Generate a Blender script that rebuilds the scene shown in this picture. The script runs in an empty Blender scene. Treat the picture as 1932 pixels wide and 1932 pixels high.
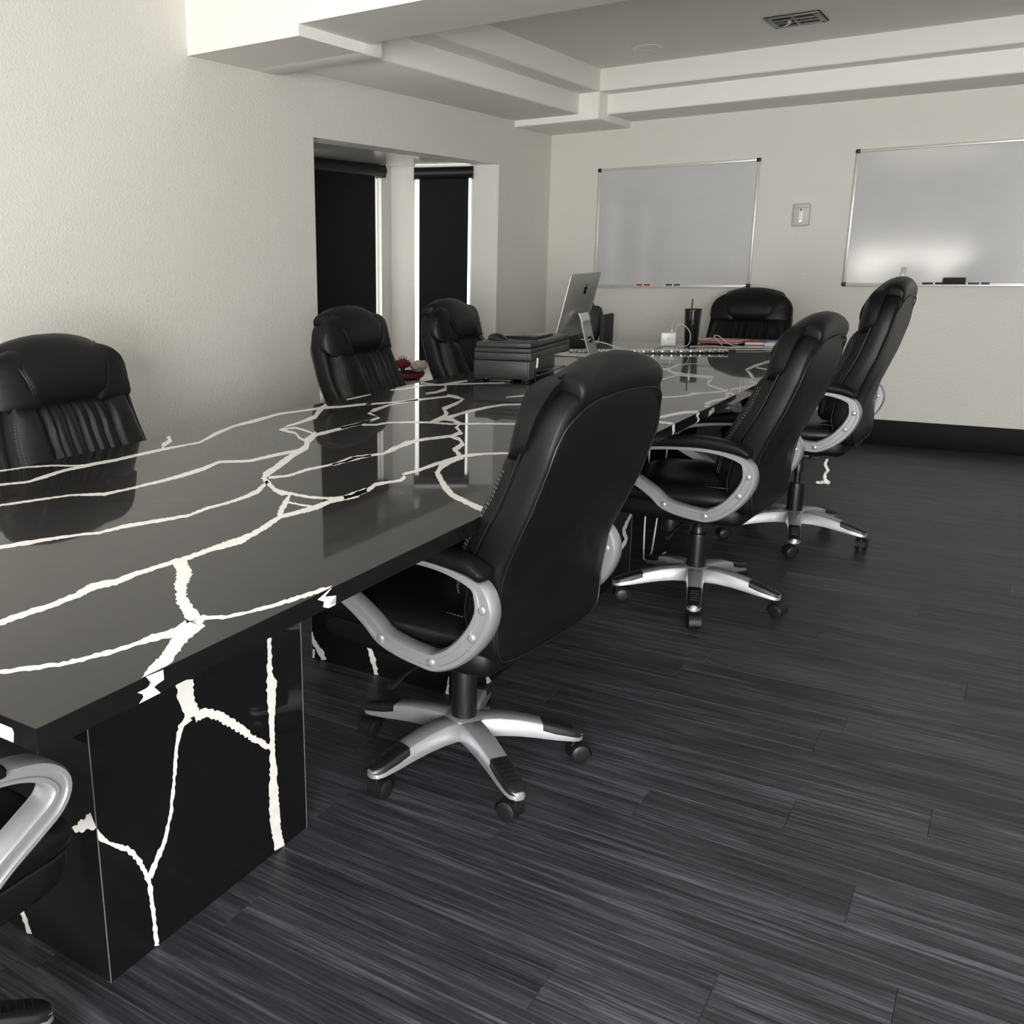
import bpy, bmesh, math, random
from mathutils import Vector, Matrix
random.seed(7)
R = math.radians
SC = bpy.context.scene
COL = SC.collection

# ---------------------------------------------------------------- camera, world, light, exposure
cam_d = bpy.data.cameras.new('camera')
cam = bpy.data.objects.new('camera', cam_d)
COL.objects.link(cam)
# columns: camera right, up, back (solved from the room's straight edges)
right = Vector((0.81848419, 0.57422384, -0.01872472))
fwd = Vector((-0.55933494, 0.78896931, -0.2543066))
up = Vector((-0.13125568, 0.21861932, 0.96694237))
m = Matrix((right, up, -fwd)).transposed().to_4x4()
m.translation = Vector((0, 0, 1.31345))
cam.matrix_world = m
cam_d.sensor_fit = 'HORIZONTAL'
cam_d.sensor_width = 36.0
cam_d.lens = 36.0 * 1816.908 / 1932.0
cam_d.shift_x = (966 - 644.875) / 1932.0
cam_d.shift_y = (961.635 - 966) / 1932.0
cam_d.clip_start = 0.02
SC.camera = cam

SC.view_settings.view_transform = 'Standard'
SC.view_settings.look = 'None'
SC.view_settings.gamma = 1.0
SC.view_settings.use_curve_mapping = False
SC.view_settings.exposure = 0.0
cy = SC.cycles
cy.use_denoising = True
cy.max_bounces = 8
cy.diffuse_bounces = 5
cy.glossy_bounces = 4
cy.transmission_bounces = 4
cy.transparent_max_bounces = 6
cy.caustics_reflective = False
cy.caustics_refractive = False
cy.sample_clamp_indirect = 6.0

world = bpy.data.worlds.new('daylight')
SC.world = world
world.use_nodes = True
bg = world.node_tree.nodes['Background']
bg.inputs[0].default_value = (1.0, 0.985, 0.945, 1)
bg.inputs[1].default_value = 2.7

def portal(name, loc, rot, sx, sy):
    l = bpy.data.lights.new(name, 'AREA')
    l.shape = 'RECTANGLE'; l.size = sx; l.size_y = sy
    l.cycles.is_portal = True
    o = bpy.data.objects.new(name, l)
    o.location = loc; o.rotation_euler = rot
    COL.objects.link(o)
    return o
YR = -2.6      # rear wall, behind the camera
XR = 2.6       # right wall
REAR_WINS = [(0.2, 2.5, 0.45, 2.28), (-2.45, -0.85, 0.83, 1.27)]
RIGHT_WINS = [(-1.9, 1.1, 0.25, 2.15)]
for i, (a, b, c, d) in enumerate(REAR_WINS):
    portal('daylight_portal', ((a+b)/2, YR-0.02, (c+d)/2), (R(90), 0, 0), b-a, d-c)
for i, (a, b, c, d) in enumerate(RIGHT_WINS):
    portal('daylight_portal', (XR+0.02, (a+b)/2, (c+d)/2), (0, R(90), 0), d-c, b-a)

def window_light(name, loc, rot, sx, sy, watts, col):
    l = bpy.data.lights.new(name, 'AREA')
    l.shape = 'RECTANGLE'; l.size = sx; l.size_y = sy; l.energy = watts; l.color = col
    o = bpy.data.objects.new(name, l); o.location = loc; o.rotation_euler = rot
    COL.objects.link(o)
# daylight falling in through the big rear glazing and the right-hand windows
a, b, c, d = REAR_WINS[0]
window_light('rear_daylight', ((a+b)/2, YR-0.16, (c+d)/2), (R(112), 0, 0), b-a, d-c, 505.0, (1.0, 0.995, 0.975))
a, b, c, d = RIGHT_WINS[0]
window_light('side_daylight', (XR+0.16, (a+b)/2, (c+d)/2), (0, R(90), 0), d-c, b-a, 8.0, (0.96, 0.98, 1.0))

a, b, c, d = REAR_WINS[1]
window_light('rear_slot_daylight', ((a+b)/2, YR-0.16, (c+d)/2), (R(90), 0, 0), b-a, d-c, 42.0, (1.0, 0.96, 0.90))
window_light('ceiling_lamp', (-1.3, -0.5, 2.49), (0, 0, 0), 1.2, 0.8, 40.0, (1.0, 0.90, 0.84))

# ---------------------------------------------------------------- helpers
def hexcol(r, g, b):
    f = lambda c: ((c/255)/12.92 if c/255 <= .04045 else ((c/255+.055)/1.055)**2.4)
    return (f(r), f(g), f(b), 1)

def mat(name, col, rough=0.5, metal=0.0, spec=0.5, bump=None, var=None, coat=0.0, emis=None):
    """bump=(scale, strength, distance); var=(scale, second colour)"""
    m = bpy.data.materials.new(name); m.use_nodes = True
    nt = m.node_tree; b = nt.nodes['Principled BSDF']
    if len(col) == 3: col = (*col, 1)
    b.inputs['Base Color'].default_value = col
    b.inputs['Roughness'].default_value = rough
    b.inputs['Metallic'].default_value = metal
    b.inputs['Specular IOR Level'].default_value = spec
    b.inputs['Coat Weight'].default_value = coat
    tc = nt.nodes.new('ShaderNodeTexCoord')
    if var:
        n = nt.nodes.new('ShaderNodeTexNoise'); n.inputs['Scale'].default_value = var[0]; n.inputs['Detail'].default_value = 5
        nt.links.new(tc.outputs['Object'], n.inputs['Vector'])
        mx = nt.nodes.new('ShaderNodeMix'); mx.data_type = 'RGBA'
        mx.inputs['A'].default_value = col
        c2 = var[1]; mx.inputs['B'].default_value = c2 if len(c2) == 4 else (*c2, 1)
        nt.links.new(n.outputs['Fac'], mx.inputs['Factor'])
        nt.links.new(mx.outputs['Result'], b.inputs['Base Color'])
    if bump:
        n = nt.nodes.new('ShaderNodeTexNoise'); n.inputs['Scale'].default_value = bump[0]; n.inputs['Detail'].default_value = 3
        nt.links.new(tc.outputs['Object'], n.inputs['Vector'])
        bp = nt.nodes.new('ShaderNodeBump'); bp.inputs['Strength'].default_value = bump[1]; bp.inputs['Distance'].default_value = bump[2]
        nt.links.new(n.outputs['Fac'], bp.inputs['Height'])
        nt.links.new(bp.outputs['Normal'], b.inputs['Normal'])
    if emis:
        b.inputs['Emission Color'].default_value = (*emis[0], 1); b.inputs['Emission Strength'].default_value = emis[1]
    return m

def finish(bm, ang=35):
    bm.normal_update()
    a = R(ang)
    for f in bm.faces: f.smooth = True
    for e in bm.edges:
        e.smooth = not (len(e.link_faces) != 2 or e.calc_face_angle(0) > a)

def obj(name, bm, material, parent=None, ang=35, recalc=True):
    if recalc: bmesh.ops.recalc_face_normals(bm, faces=bm.faces)
    finish(bm, ang)
    me = bpy.data.meshes.new(name)
    bm.to_mesh(me); bm.free()
    for x in (material if isinstance(material, (list, tuple)) else [material]): me.materials.append(x)
    o = bpy.data.objects.new(name, me)
    COL.objects.link(o)
    if parent: o.parent = parent
    return o

def tag(o, label=None, cat=None, group=None, kind=None):
    if label: o['label'] = label
    if cat: o['category'] = cat
    if group: o['group'] = group
    if kind: o['kind'] = kind
    return o

def empty(name, loc=(0, 0, 0), rz=0.0):
    o = bpy.data.objects.new(name, None)
    o.empty_display_size = 0.1
    o.location = loc; o.rotation_euler = (0, 0, rz)
    COL.objects.link(o)
    return o

def thing(name, label, cat, loc=(0, 0, 0), rz=0.0, group=None):
    return tag(empty(name, loc, rz), label, cat, group)

def struct(name, bm, material, ang=35):
    return tag(obj(name, bm, material, None, ang), kind='structure')

def box(bm, lo, hi, bev=0.0, seg=2, mi=0, mtx=None):
    r = bmesh.ops.create_cube(bm, size=1.0)
    vs = r['verts']
    c = [(lo[i]+hi[i])/2 for i in range(3)]; s = [abs(hi[i]-lo[i]) for i in range(3)]
    for v in vs: v.co = Vector((c[0]+v.co.x*s[0], c[1]+v.co.y*s[1], c[2]+v.co.z*s[2]))
    fs = set(f for v in vs for f in v.link_faces)
    if bev > 0:
        es = list(set(e for v in vs for e in v.link_edges))
        r = bmesh.ops.bevel(bm, geom=es, offset=bev, segments=seg, profile=0.5, affect='EDGES', clamp_overlap=True)
        fs = set(r['faces']) | set(f for f in fs if f.is_valid)
        vs = list(set(v for f in fs for v in f.verts))
        fs = set(f for v in vs for f in v.link_faces)
    for f in fs: f.material_index = mi
    if mtx is not None: bmesh.ops.transform(bm, matrix=mtx, verts=list(vs))
    return vs

def boxes(*bs, bev=0.0, seg=2):
    bm = bmesh.new()
    for lo, hi in bs: box(bm, lo, hi, bev, seg)
    return bm

def loft(bm, rings, cap=True, closed=True, mi=0):
    """rings: list of equally long point lists; closed rings"""
    vr = [[bm.verts.new(p) for p in r] for r in rings]
    n = len(vr[0])
    fs = []
    for a, b in zip(vr, vr[1:]):
        for i in range(n if closed else n-1):
            j = (i+1) % n
            fs.append(bm.faces.new((a[i], a[j], b[j], b[i])))
    if cap and closed:
        fs.append(bm.faces.new(vr[0][::-1])); fs.append(bm.faces.new(vr[-1]))
    for f in fs: f.material_index = mi
    return vr

def catmull(pts, per=6, closed=False):
    P = [Vector(p) for p in pts]; n = len(P); out = []
    rng = range(n) if closed else range(n-1)
    for i in rng:
        if closed: a, b, c, d = P[(i-1) % n], P[i], P[(i+1) % n], P[(i+2) % n]
        else: a, b, c, d = P[max(i-1, 0)], P[i], P[i+1], P[min(i+2, n-1)]
        for k in range(per):
            t = k/per
            out.append(0.5*((2*b)+(c-a)*t+(2*a-5*b+4*c-d)*t*t+(3*b-a-3*c+d)*t*t*t))
    if not closed: out.append(P[-1].copy())
    return out

def tube(bm, path, r, n=8, closed=False, cap=True):
    P = [Vector(p) for p in path]; m_ = len(P)
    rr = r if isinstance(r, (list, tuple)) else [r]*m_
    prev = None; rings = []
    for i, p in enumerate(P):
        if closed: t = P[(i+1) % m_]-P[i-1]
        else: t = P[min(i+1, m_-1)]-P[max(i-1, 0)]
        if t.length < 1e-9: t = Vector((0, 0, 1))
        t.normalize()
        if prev is None:
            u = t.orthogonal().normalized()
        else:
            u = prev - t*prev.dot(t)
            u = u.normalized() if u.length > 1e-6 else t.orthogonal().normalized()
        prev = u; w = t.cross(u)
        rings.append([p+(u*math.cos(2*math.pi*k/n)+w*math.sin(2*math.pi*k/n))*rr[i] for k in range(n)])
    if closed: rings.append(rings[0])
    if closed:
        vr = [[bm.verts.new(q) for q in ring] for ring in rings[:-1]]; vr.append(vr[0])
        for a, b in zip(vr, vr[1:]):
            for i in range(n):
                j = (i+1) % n; bm.faces.new((a[i], a[j], b[j], b[i]))
    else: loft(bm, rings, cap)

def lathe(bm, prof, n=24, c=(0, 0, 0), cap=True):
    rings = [[(c[0]+r*math.cos(2*math.pi*k/n), c[1]+r*math.sin(2*math.pi*k/n), c[2]+z) for k in range(n)] for r, z in prof]
    loft(bm, rings, cap)

def prism(bm, poly, z0, z1, mtx=None, mi=0):
    """poly (x,y) list extruded in z"""
    a = [Vector((x, y, z0)) for x, y in poly]; b = [Vector((x, y, z1)) for x, y in poly]
    if mtx is not None: a = [mtx @ p for p in a]; b = [mtx @ p for p in b]
    loft(bm, [a, b], True, True, mi)

def bevel_all(bm, off, seg=2, ang=40):
    es = [e for e in bm.edges if len(e.link_faces) == 2 and e.calc_face_angle(0) > R(ang)]
    bmesh.ops.bevel(bm, geom=es, offset=off, segments=seg, profile=0.5, affect='EDGES', clamp_overlap=True)

def lerp_tab(tab, x):
    if x <= tab[0][0]: return tab[0][1]
    for (a, b), (c, d) in zip(tab, tab[1:]):
        if x <= c: return b+(d-b)*(x-a)/(c-a)
    return tab[-1][1]

def copy_obj(o, parent=None):
    c = o.copy(); COL.objects.link(c)
    if parent: c.parent = parent
    for ch in KIDS.get(o.name, []):
        k = copy_obj(ch, c)
    return c
KIDS = {}
def index_kids():
    KIDS.clear()
    for o in bpy.data.objects:
        if o.parent: KIDS.setdefault(o.parent.name, []).append(o)

# ---------------------------------------------------------------- materials
M = {}
M['wall'] = mat('painted_plaster', hexcol(219, 217, 211), 0.55, spec=0.35, bump=(100, 0.6, 0.005))
M['ceil'] = mat('ceiling_paint', hexcol(242, 240, 235), 0.6, spec=0.3, bump=(115, 0.25, 0.003))
M['white'] = mat('white_paint', hexcol(214, 212, 206), 0.2, spec=0.5)
M['black_trim'] = mat('black_baseboard_paint', (0.0022, 0.0028, 0.0033, 1), 0.6, spec=.15, bump=(60, .05, .002))
M['leather'] = mat('black_leather', (0.0036, 0.0043, 0.0048, 1), 0.43, spec=0.21, bump=(420, 0.22, 0.0015), var=(3.0, (0.005, 0.0057, 0.0062)))
M['leather2'] = mat('black_leather_seams', (0.004, 0.0045, 0.0048, 1), 0.36, spec=0.3, bump=(300, 0.15, 0.001))
M['mesh'] = mat('dark_piping', (0.006, 0.0065, 0.007, 1), 0.45, spec=.3)
M['stitch'] = mat('grey_thread', (0.12, 0.12, 0.12, 1), 0.7)
M['silver'] = mat('silver_painted_plastic', (0.42, 0.43, 0.45, 1), 0.35, metal=0.6, spec=.5, bump=(900, .05, .0005))
M['plastic'] = mat('black_plastic', (0.0065, 0.0067, 0.0072, 1), 0.42, spec=.4, bump=(700, .08, .0005))
M['caster'] = mat('dark_caster_plastic', (0.011, 0.011, 0.012, 1), 0.38, spec=.4, bump=(300, .06, .0005))
M['column'] = mat('black_satin_steel', (0.008, 0.008, 0.0085, 1), 0.38, metal=0.2)
M['brass'] = mat('brass_fitting', (0.42, 0.28, 0.16, 1), 0.3, metal=1.0)
M['slab'] = mat('polished_black_quartz', (0.003, 0.0032, 0.0038, 1), 0.42, spec=0.12, coat=0.85, var=(25, (0.006, 0.006, 0.0062)))
M['vein'] = mat('white_quartz_vein', hexcol(250, 249, 246), 0.2, spec=0.4, var=(38, hexcol(222, 219, 214)))
M['joint'] = mat('grey_epoxy_joint', (0.16, 0.16, 0.165, 1), 0.4)
M['fabric'] = mat('blackout_blind_fabric', (0.0042, 0.0052, 0.006, 1), 0.75, spec=0.2, bump=(500, .1, .001))
M['blindcase'] = mat('black_blind_cassette', (0.003, 0.0035, 0.0045, 1), 0.5, spec=.35)
M['alu'] = mat('brushed_aluminium', (0.62, 0.62, 0.62, 1), 0.28, metal=1.0, bump=(400, .03, .0005))
M['alu_dark'] = mat('aluminium_shell', (0.44, 0.44, 0.42, 1), 0.42, metal=0.8)
M['frame'] = mat('anodised_frame', (0.62, 0.61, 0.58, 1), 0.35, metal=0.35)
M['board'] = mat('whiteboard_enamel', hexcol(198, 198, 198), 0.11, spec=0.55, bump=(11, 0.02, 0.004), var=(6, hexcol(190, 190, 191)))
M['printer'] = mat('charcoal_printer_plastic', (0.022, 0.0225, 0.023, 1), 0.36, bump=(600, .06, .0005))
M['gloss'] = mat('gloss_black_plastic', (0.008, 0.008, 0.009, 1), 0.12)
M['cable_w'] = mat('white_cable', hexcol(220, 218, 214), 0.4)
M['cable_b'] = mat('black_cable', (0.01, 0.01, 0.011, 1), 0.4)
M['pwhite'] = mat('white_plastic', hexcol(232, 232, 228), 0.3)
M['pgrey'] = mat('pale_grey_plastic', hexcol(196, 194, 190), 0.4)
M['rose'] = mat('rose_gold_aluminium', hexcol(214, 158, 148), 0.34, metal=0.6)
M['red'] = mat('dark_red_cover', hexcol(150, 40, 44), 0.5)
M['burgundy'] = mat('burgundy_velvet', hexcol(96, 16, 30), 0.6, var=(30, hexcol(150, 34, 52)), bump=(60, .4, .006))
M['cream'] = mat('cream_cloth', hexcol(214, 200, 184), 0.8, bump=(60, .3, .004))
M['darkbowl'] = mat('dark_lacquer', (0.02, 0.009, 0.011, 1), 0.3)
M['paper'] = mat('paper', hexcol(232, 231, 228), 0.7)
M['green'] = mat('green_plastic', hexcol(18, 84, 60), 0.4)
M['redp'] = mat('red_plastic', hexcol(176, 42, 52), 0.4)
M['bluep'] = mat('blue_plastic', hexcol(48, 66, 130), 0.4)
M['felt'] = mat('dark_eraser_felt', (0.018, 0.016, 0.015, 1), 0.8, bump=(200, .3, .002))
M['bagfab'] = mat('black_nylon', (0.018, 0.018, 0.02, 1), 0.7, bump=(250, .3, .002), var=(10, (0.03, 0.03, 0.033)))
M['vent'] = mat('grey_vent_steel', hexcol(128, 126, 121), 0.45, metal=0.3)
M['void'] = mat('near_black_backing', (0.004, 0.004, 0.005, 1), 0.9)
M['soil'] = mat('scuffed_grime', (0.03, 0.03, 0.03, 1), 0.8)

def glass():
    m = bpy.data.materials.new('window_glass'); m.use_nodes = True
    nt = m.node_tree; nt.nodes.clear()
    o = nt.nodes.new('ShaderNodeOutputMaterial'); mx = nt.nodes.new('ShaderNodeMixShader')
    t = nt.nodes.new('ShaderNodeBsdfTransparent'); g = nt.nodes.new('ShaderNodeBsdfGlossy')
    g.inputs['Roughness'].default_value = 0.02
    mx.inputs[0].default_value = 0.06
    nt.links.new(t.outputs[0], mx.inputs[1]); nt.links.new(g.outputs[0], mx.inputs[2]); nt.links.new(mx.outputs[0], o.inputs[0])
    return m
M['glass'] = glass()

def plank_mat():
    m = bpy.data.materials.new('charcoal_vinyl_plank'); m.use_nodes = True
    nt = m.node_tree; N = nt.nodes; L = nt.links; b = N['Principled BSDF']
    tc = N.new('ShaderNodeTexCoord'); oi = N.new('ShaderNodeObjectInfo')
    off = N.new('ShaderNodeVectorMath'); off.operation = 'MULTIPLY_ADD'
    cmb = N.new('ShaderNodeCombineXYZ')
    L.new(oi.outputs['Random'], cmb.inputs[0]); L.new(oi.outputs['Random'], cmb.inputs[1]); L.new(oi.outputs['Random'], cmb.inputs[2])
    off.inputs[1].default_value = (37, 53, 91)
    L.new(cmb.outputs[0], off.inputs[0]); L.new(tc.outputs['Object'], off.inputs[2])
    def noise(scale, detail, rough, dist=0.0):
        mp = N.new('ShaderNodeVectorMath'); mp.operation = 'MULTIPLY'; mp.inputs[1].default_value = scale
        L.new(off.outputs[0], mp.inputs[0])
        n = N.new('ShaderNodeTexNoise'); n.inputs['Scale'].default_value = 1.0; n.inputs['Detail'].default_value = detail
        n.inputs['Roughness'].default_value = rough; n.inputs['Distortion'].default_value = dist
        L.new(mp.outputs[0], n.inputs['Vector']); return n
    broad = noise((1.5, 17, 1), 4, .6, 2.2)
    fine = noise((3.2, 210, 1), 3, .6, 0.4)
    mid = noise((2.4, 62, 1), 5, .68, 1.2)
    def mul(a, f):
        x = N.new('ShaderNodeMath'); x.operation = 'MULTIPLY'; x.inputs[1].default_value = f; L.new(a, x.inputs[0]); return x.outputs[0]
    def add(a, c):
        x = N.new('ShaderNodeMath'); x.operation = 'ADD'; L.new(a, x.inputs[0])
        if isinstance(c, float): x.inputs[1].default_value = c
        else: L.new(c, x.inputs[1])
        return x.outputs[0]
    s = add(add(add(mul(broad.outputs['Fac'], .28), mul(mid.outputs['Fac'], .40)), mul(fine.outputs['Fac'], .42)), mul(oi.outputs['Random'], .045))
    cr = N.new('ShaderNodeValToRGB')
    e = cr.color_ramp.elements
    e[0].position = .40; e[0].color = (0.008, 0.0078, 0.010, 1)
    e[1].position = .74; e[1].color = (0.120, 0.114, 0.142, 1)
    k = e.new(.57); k.color = (0.0335, 0.032, 0.040, 1)
    L.new(s, cr.inputs[0]); L.new(cr.outputs[0], b.inputs['Base Color'])
    b.inputs['Roughness'].default_value = .42
    b.inputs['Specular IOR Level'].default_value = .24
    bp = N.new('ShaderNodeBump'); bp.inputs['Strength'].default_value = .25; bp.inputs['Distance'].default_value = .0012
    L.new(fine.outputs['Fac'], bp.inputs['Height']); L.new(bp.outputs['Normal'], b.inputs['Normal'])
    return m
M['plank'] = plank_mat()

# ---------------------------------------------------------------- room shell
X0, XA, XB = -3.213, -2.7345, -2.5923         # left wall, edges of the two soffit steps
YN0, YN1, YN2 = 3.4186, 3.9207, 4.0518        # beam across the room
YA, YB, YK = 6.7735, 6.9375, 7.4338           # back soffit steps, back wall
ZB, Z1, Z2, Z3 = 2.1869, 2.2312, 2.3608, 2.5028
WY0, WY1, WZT = 4.3395, 6.535, 1.923          # bay opening
SILL = 0.47
T = 0.14

fl = struct('floor', boxes(((X0-T, YR-T, -0.12), (XR+T, YK+T, -0.004))), mat('floor_substrate', (0.012, 0.012, 0.013, 1), 0.6))
PW = 0.142; PL = 1.22; XL, XRGT = X0, 1.25
base_joint = {1.357: -0.578, 1.499: -0.317, 1.641: -0.038, 2.067: -0.629, 2.209: -0.317, 2.351: -0.038}
def plank_bm(l):
    bm = bmesh.new(); g = 0.0003; c = 0.0007
    lo = [(-l/2+g, -PW/2+g), (l/2-g, -PW/2+g), (l/2-g, PW/2-g), (-l/2+g, PW/2-g)]
    hi = [(-l/2+g+c, -PW/2+g+c), (l/2-g-c, -PW/2+g+c), (l/2-g-c, PW/2-g-c), (-l/2+g+c, PW/2-g-c)]
    loft(bm, [[(x, y, -.0045) for x, y in lo], [(x, y, -.0007) for x, y in lo], [(x, y, 0) for x, y in hi]])
    return bm
plank_cache = {}
row0 = 1.357 - 8*PW
for k in range(60):
    y0 = row0 + k*PW; y1 = y0+PW
    if y0 > YK: break
    j = None
    for yy, xx in base_joint.items():
        if abs(yy-y0) < .01: j = xx
    if j is None: j = ((k*0.37+0.11*((k*7) % 5)) % 1.0)*PL
    x = j - PL*math.ceil((j-XL)/PL)
    while x < XRGT:
        a, b = max(x, XL), min(x+PL, XRGT)
        x += PL
        if b-a < .02: continue
        key = round(b-a, 3)
        if key not in plank_cache:
            o = obj('plank', plank_bm(b-a), M['plank'], fl); plank_cache[key] = o.data
        else:
            o = bpy.data.objects.new('plank', plank_cache[key]); COL.objects.link(o); o.parent = fl
        yc = (y0+y1)/2
        o.location = ((a+b)/2, yc, 0)

# walls
def wall_x(name, x0, x1, y0, y1, z0, z1, holes, material):
    """wall in the y-z plane with rectangular holes (ya, yb, za, zb)"""
    ys = sorted({y0, y1, *[h[0] for h in holes], *[h[1] for h in holes]}); zs = sorted({z0, z1, *[h[2] for h in holes], *[h[3] for h in holes]})
    return ys, zs
def wall_grid(name, axis, p0, p1, u0, u1, z0, z1, holes, material):
    us = sorted({u0, u1, *[h[0] for h in holes], *[h[1] for h in holes]}); zs = sorted({z0, z1, *[h[2] for h in holes], *[h[3] for h in holes]})
    solid = lambda i, j: 0 <= i < len(us)-1 and 0 <= j < len(zs)-1 and not any(h[0]-1e-6 <= us[i] and us[i+1] <= h[1]+1e-6 and h[2]-1e-6 <= zs[j] and zs[j+1] <= h[3]+1e-6 for h in holes)
    bm = bmesh.new(); vc = {}
    def v(p, u, z):
        k = (round(p, 5), round(u, 5), round(z, 5))
        if k not in vc: vc[k] = bm.verts.new((p, u, z) if axis == 'x' else (u, p, z))
        return vc[k]
    for i in range(len(us)-1):
        for j in range(len(zs)-1):
            if not solid(i, j): continue
            a, b, c, d = us[i], us[i+1], zs[j], zs[j+1]
            for p in (p0, p1): bm.faces.new((v(p, a, c), v(p, b, c), v(p, b, d), v(p, a, d)))
            for di, dj, e in ((-1, 0, ((a, c), (a, d))), (1, 0, ((b, c), (b, d))), (0, -1, ((a, c), (b, c))), (0, 1, ((a, d), (b, d)))):
                if not solid(i+di, j+dj):
                    (ua, za), (ub, zb_) = e
                    bm.faces.new((v(p0, ua, za), v(p0, ub, zb_), v(p1, ub, zb_), v(p1, ua, za)))
    return struct(name, bm, material)
wall_grid('wall_left', 'x', X0-T, X0, YR-T, YK+T, 0, Z3, [(WY0, WY1, SILL, WZT)], M['wall'])
wall_grid('wall_back', 'y', YK, YK+T, X0, XR+T, 0, Z3, [], M['wall'])
wall_grid('wall_rear', 'y', YR-T, YR, X0, XR+T, 0, Z3, REAR_WINS, M['wall'])
wall_grid('wall_right', 'x', XR, XR+T, YR, YK, 0, Z3, RIGHT_WINS, M['wall'])
struct('ceiling', boxes(((X0-T, YR-T, Z3), (XR+T, YK+T, Z3+.1))), M['ceil'])

def rounded(bs, r=0.012):
    bm = bmesh.new()
    for lo, hi in bs: box(bm, lo, hi)
    return bm
def strim(name, lo, hi, r=.012):
    bm = bmesh.new(); box(bm, lo, hi, r, 3); return struct(name, bm, M['ceil'], 60)
e = .02   # pieces run a little into wall and ceiling
strim('trim_1', (X0-e, YN2-.05, Z1), (XA, YK+e, Z2+.02))                 # left soffit, lower step
strim('trim_2', (X0-e, YN2-.05, Z2), (XB, YK+e, Z3+e))                   # left soffit, upper step
strim('trim_3', (XB-.05, YB, Z1), (XR+e, YK+e, Z2+.02))                  # back soffit, lower step
strim('trim_4', (XB-.05, YA, Z2), (XR+e, YK+e, Z3+e))                    # back soffit, upper step
strim('trim_5', (X0-e, YA, ZB), (XB, YK+e, Z2+.02))                      # dropped corner block at the back
bm = bmesh.new()                                                         # beam across the room with its dropped end
prism(bm, [(X0-e, ZB), (XB, ZB), (XB, Z1), (XR+e, Z1), (XR+e, Z3+e), (X0-e, Z3+e)], YN0, YN1, Matrix(((1, 0, 0, 0), (0, 0, 1, 0), (0, 1, 0, 0), (0, 0, 0, 1))))
es = [q for q in bm.edges if not (all(abs(v.co.y-YN1) < 1e-4 for v in q.verts) and all(v.co.x < XB+1e-4 for v in q.verts)) and q.calc_face_angle(0) > .5]
bmesh.ops.bevel(bm, geom=es, offset=.012, segments=3, profile=.5, affect='EDGES', clamp_overlap=True)
struct('trim_6', bm, M['ceil'], 60)
strim('trim_7', (XB-.05, YN0+.05, Z2), (XR+e, YN2, Z3+e))
strim('trim_8', (X0-e, YN1-.07, ZB-.0005), (XB+.0005, YN2, Z3+e))                        # dropped corner block by the beam
# baseboards
struct('baseboard_back', boxes(((X0, YK-.016, 0), (XR, YK, .168)), bev=.004), M['black_trim'])
struct('baseboard_left', boxes(((X0, YR, 0), (X0+.016, YK-.016, .168)), bev=.004), M['black_trim'])

# bay window
A_ = Vector((-3.868, 6.144)); B_ = Vector((X0-T, 6.465))
D_ = Vector((.852, .524)).normalized(); Nn = Vector((D_.y, -D_.x))     # along the angled wall; into the room
A2 = Vector((-3.868, WY0+WY1-6.144)); D2 = Vector((D_.x, -D_.y)); N2 = Vector((D_.y, D_.x))
WINS = dict(c=(4.93, 6.012), a=(.165, .578))
ZWB, ZWT = .53, 1.920
def frame2d(o, d, n):
    return Matrix(((d.x, -n.x, 0, o.x), (d.y, -n.y, 0, o.y), (0, 0, 1, 0), (0, 0, 0, 1)))   # local x along, y outward, z up
def baywall(name, mtx, length, hole, zwt=None):
    ZWT = zwt or 1.920
    bm = bmesh.new()
    u0, u1 = hole
    th = .10
    for lo, hi in (((-.0, 0, SILL-.1), (u0, th, WZT+.1)), ((u1, 0, SILL-.1), (length, th, WZT+.1)), ((u0, 0, SILL-.1), (u1, th, ZWB)), ((u0, 0, ZWT), (u1, th, WZT+.1))):
        box(bm, lo, hi, mtx=mtx)
    return struct(name, bm, M['wall'])
MC = frame2d(A2, Vector((0, 1)), Vector((1, 0)))
LC = A_.y-A2.y
MA = frame2d(A_, D_, Nn)
MN = frame2d(A2, D2, N2)
baywall('wall_bay', MC, LC, (WINS['c'][0]-A2.y, WINS['c'][1]-A2.y), 1.875)
baywall('wall_bay', MA, 0.762, WINS['a'])
MNf = frame2d(A2 + D2*0.762, -D2, N2)
baywall('wall_bay', MNf, 0.762, (0.762-WINS['a'][1], 0.762-WINS['a'][0]))
bm = bmesh.new()
poly = [(X0-T+.001, WY0-.1), (A2.x-.1, A2.y-.1), (A_.x-.1, A_.y+.1), (X0-T+.001, WY1+.1)]
prism(bm, poly, WZT, WZT+.08)
struct('trim_9', bm, M['white'])
bm = bmesh.new()
poly = [(X0+.03, WY0-.02), (X0-.01, WY0), (A2.x-.1, A2.y-.05), (A_.x-.1, A_.y+.05), (X0-.01, WY1), (X0+.03, WY1+.02)]
prism(bm, poly, SILL-.04, SILL)
struct('trim_10', bm, M['white'])
def window(name, mtx, u0, u1, z0=ZWB, z1=ZWT, dep=.07):
    bm = bmesh.new(); w = .006
    rr = lambda i, y: [mtx @ Vector(p) for p in ((u0+i, y, z0+i), (u1-i, y, z0+i), (u1-i, y, z1-i), (u0+i, y, z1-i))]
    vr = [[bm.verts.new(p) for p in rr(i, y)] for i, y in ((0, .03), (0, .07), (w, .07), (w, .03))]
    for k in range(4):
        a, b = vr[k], vr[(k+1) % 4]
        for i in range(4): bm.faces.new((a[i], a[(i+1) % 4], b[(i+1) % 4], b[i]))
    f = struct(name, bm, M['white'])
    g = bmesh.new(); box(g, (u0+w, .048, z0+w), (u1-w, .052, z1-w), mtx=mtx)
    obj('pane', g, M['glass'], f)
    return f
window('window_1', MC, WINS['c'][0]-A2.y, WINS['c'][1]-A2.y, ZWB, 1.875)
window('window_2', MA, *WINS['a'])
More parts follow.
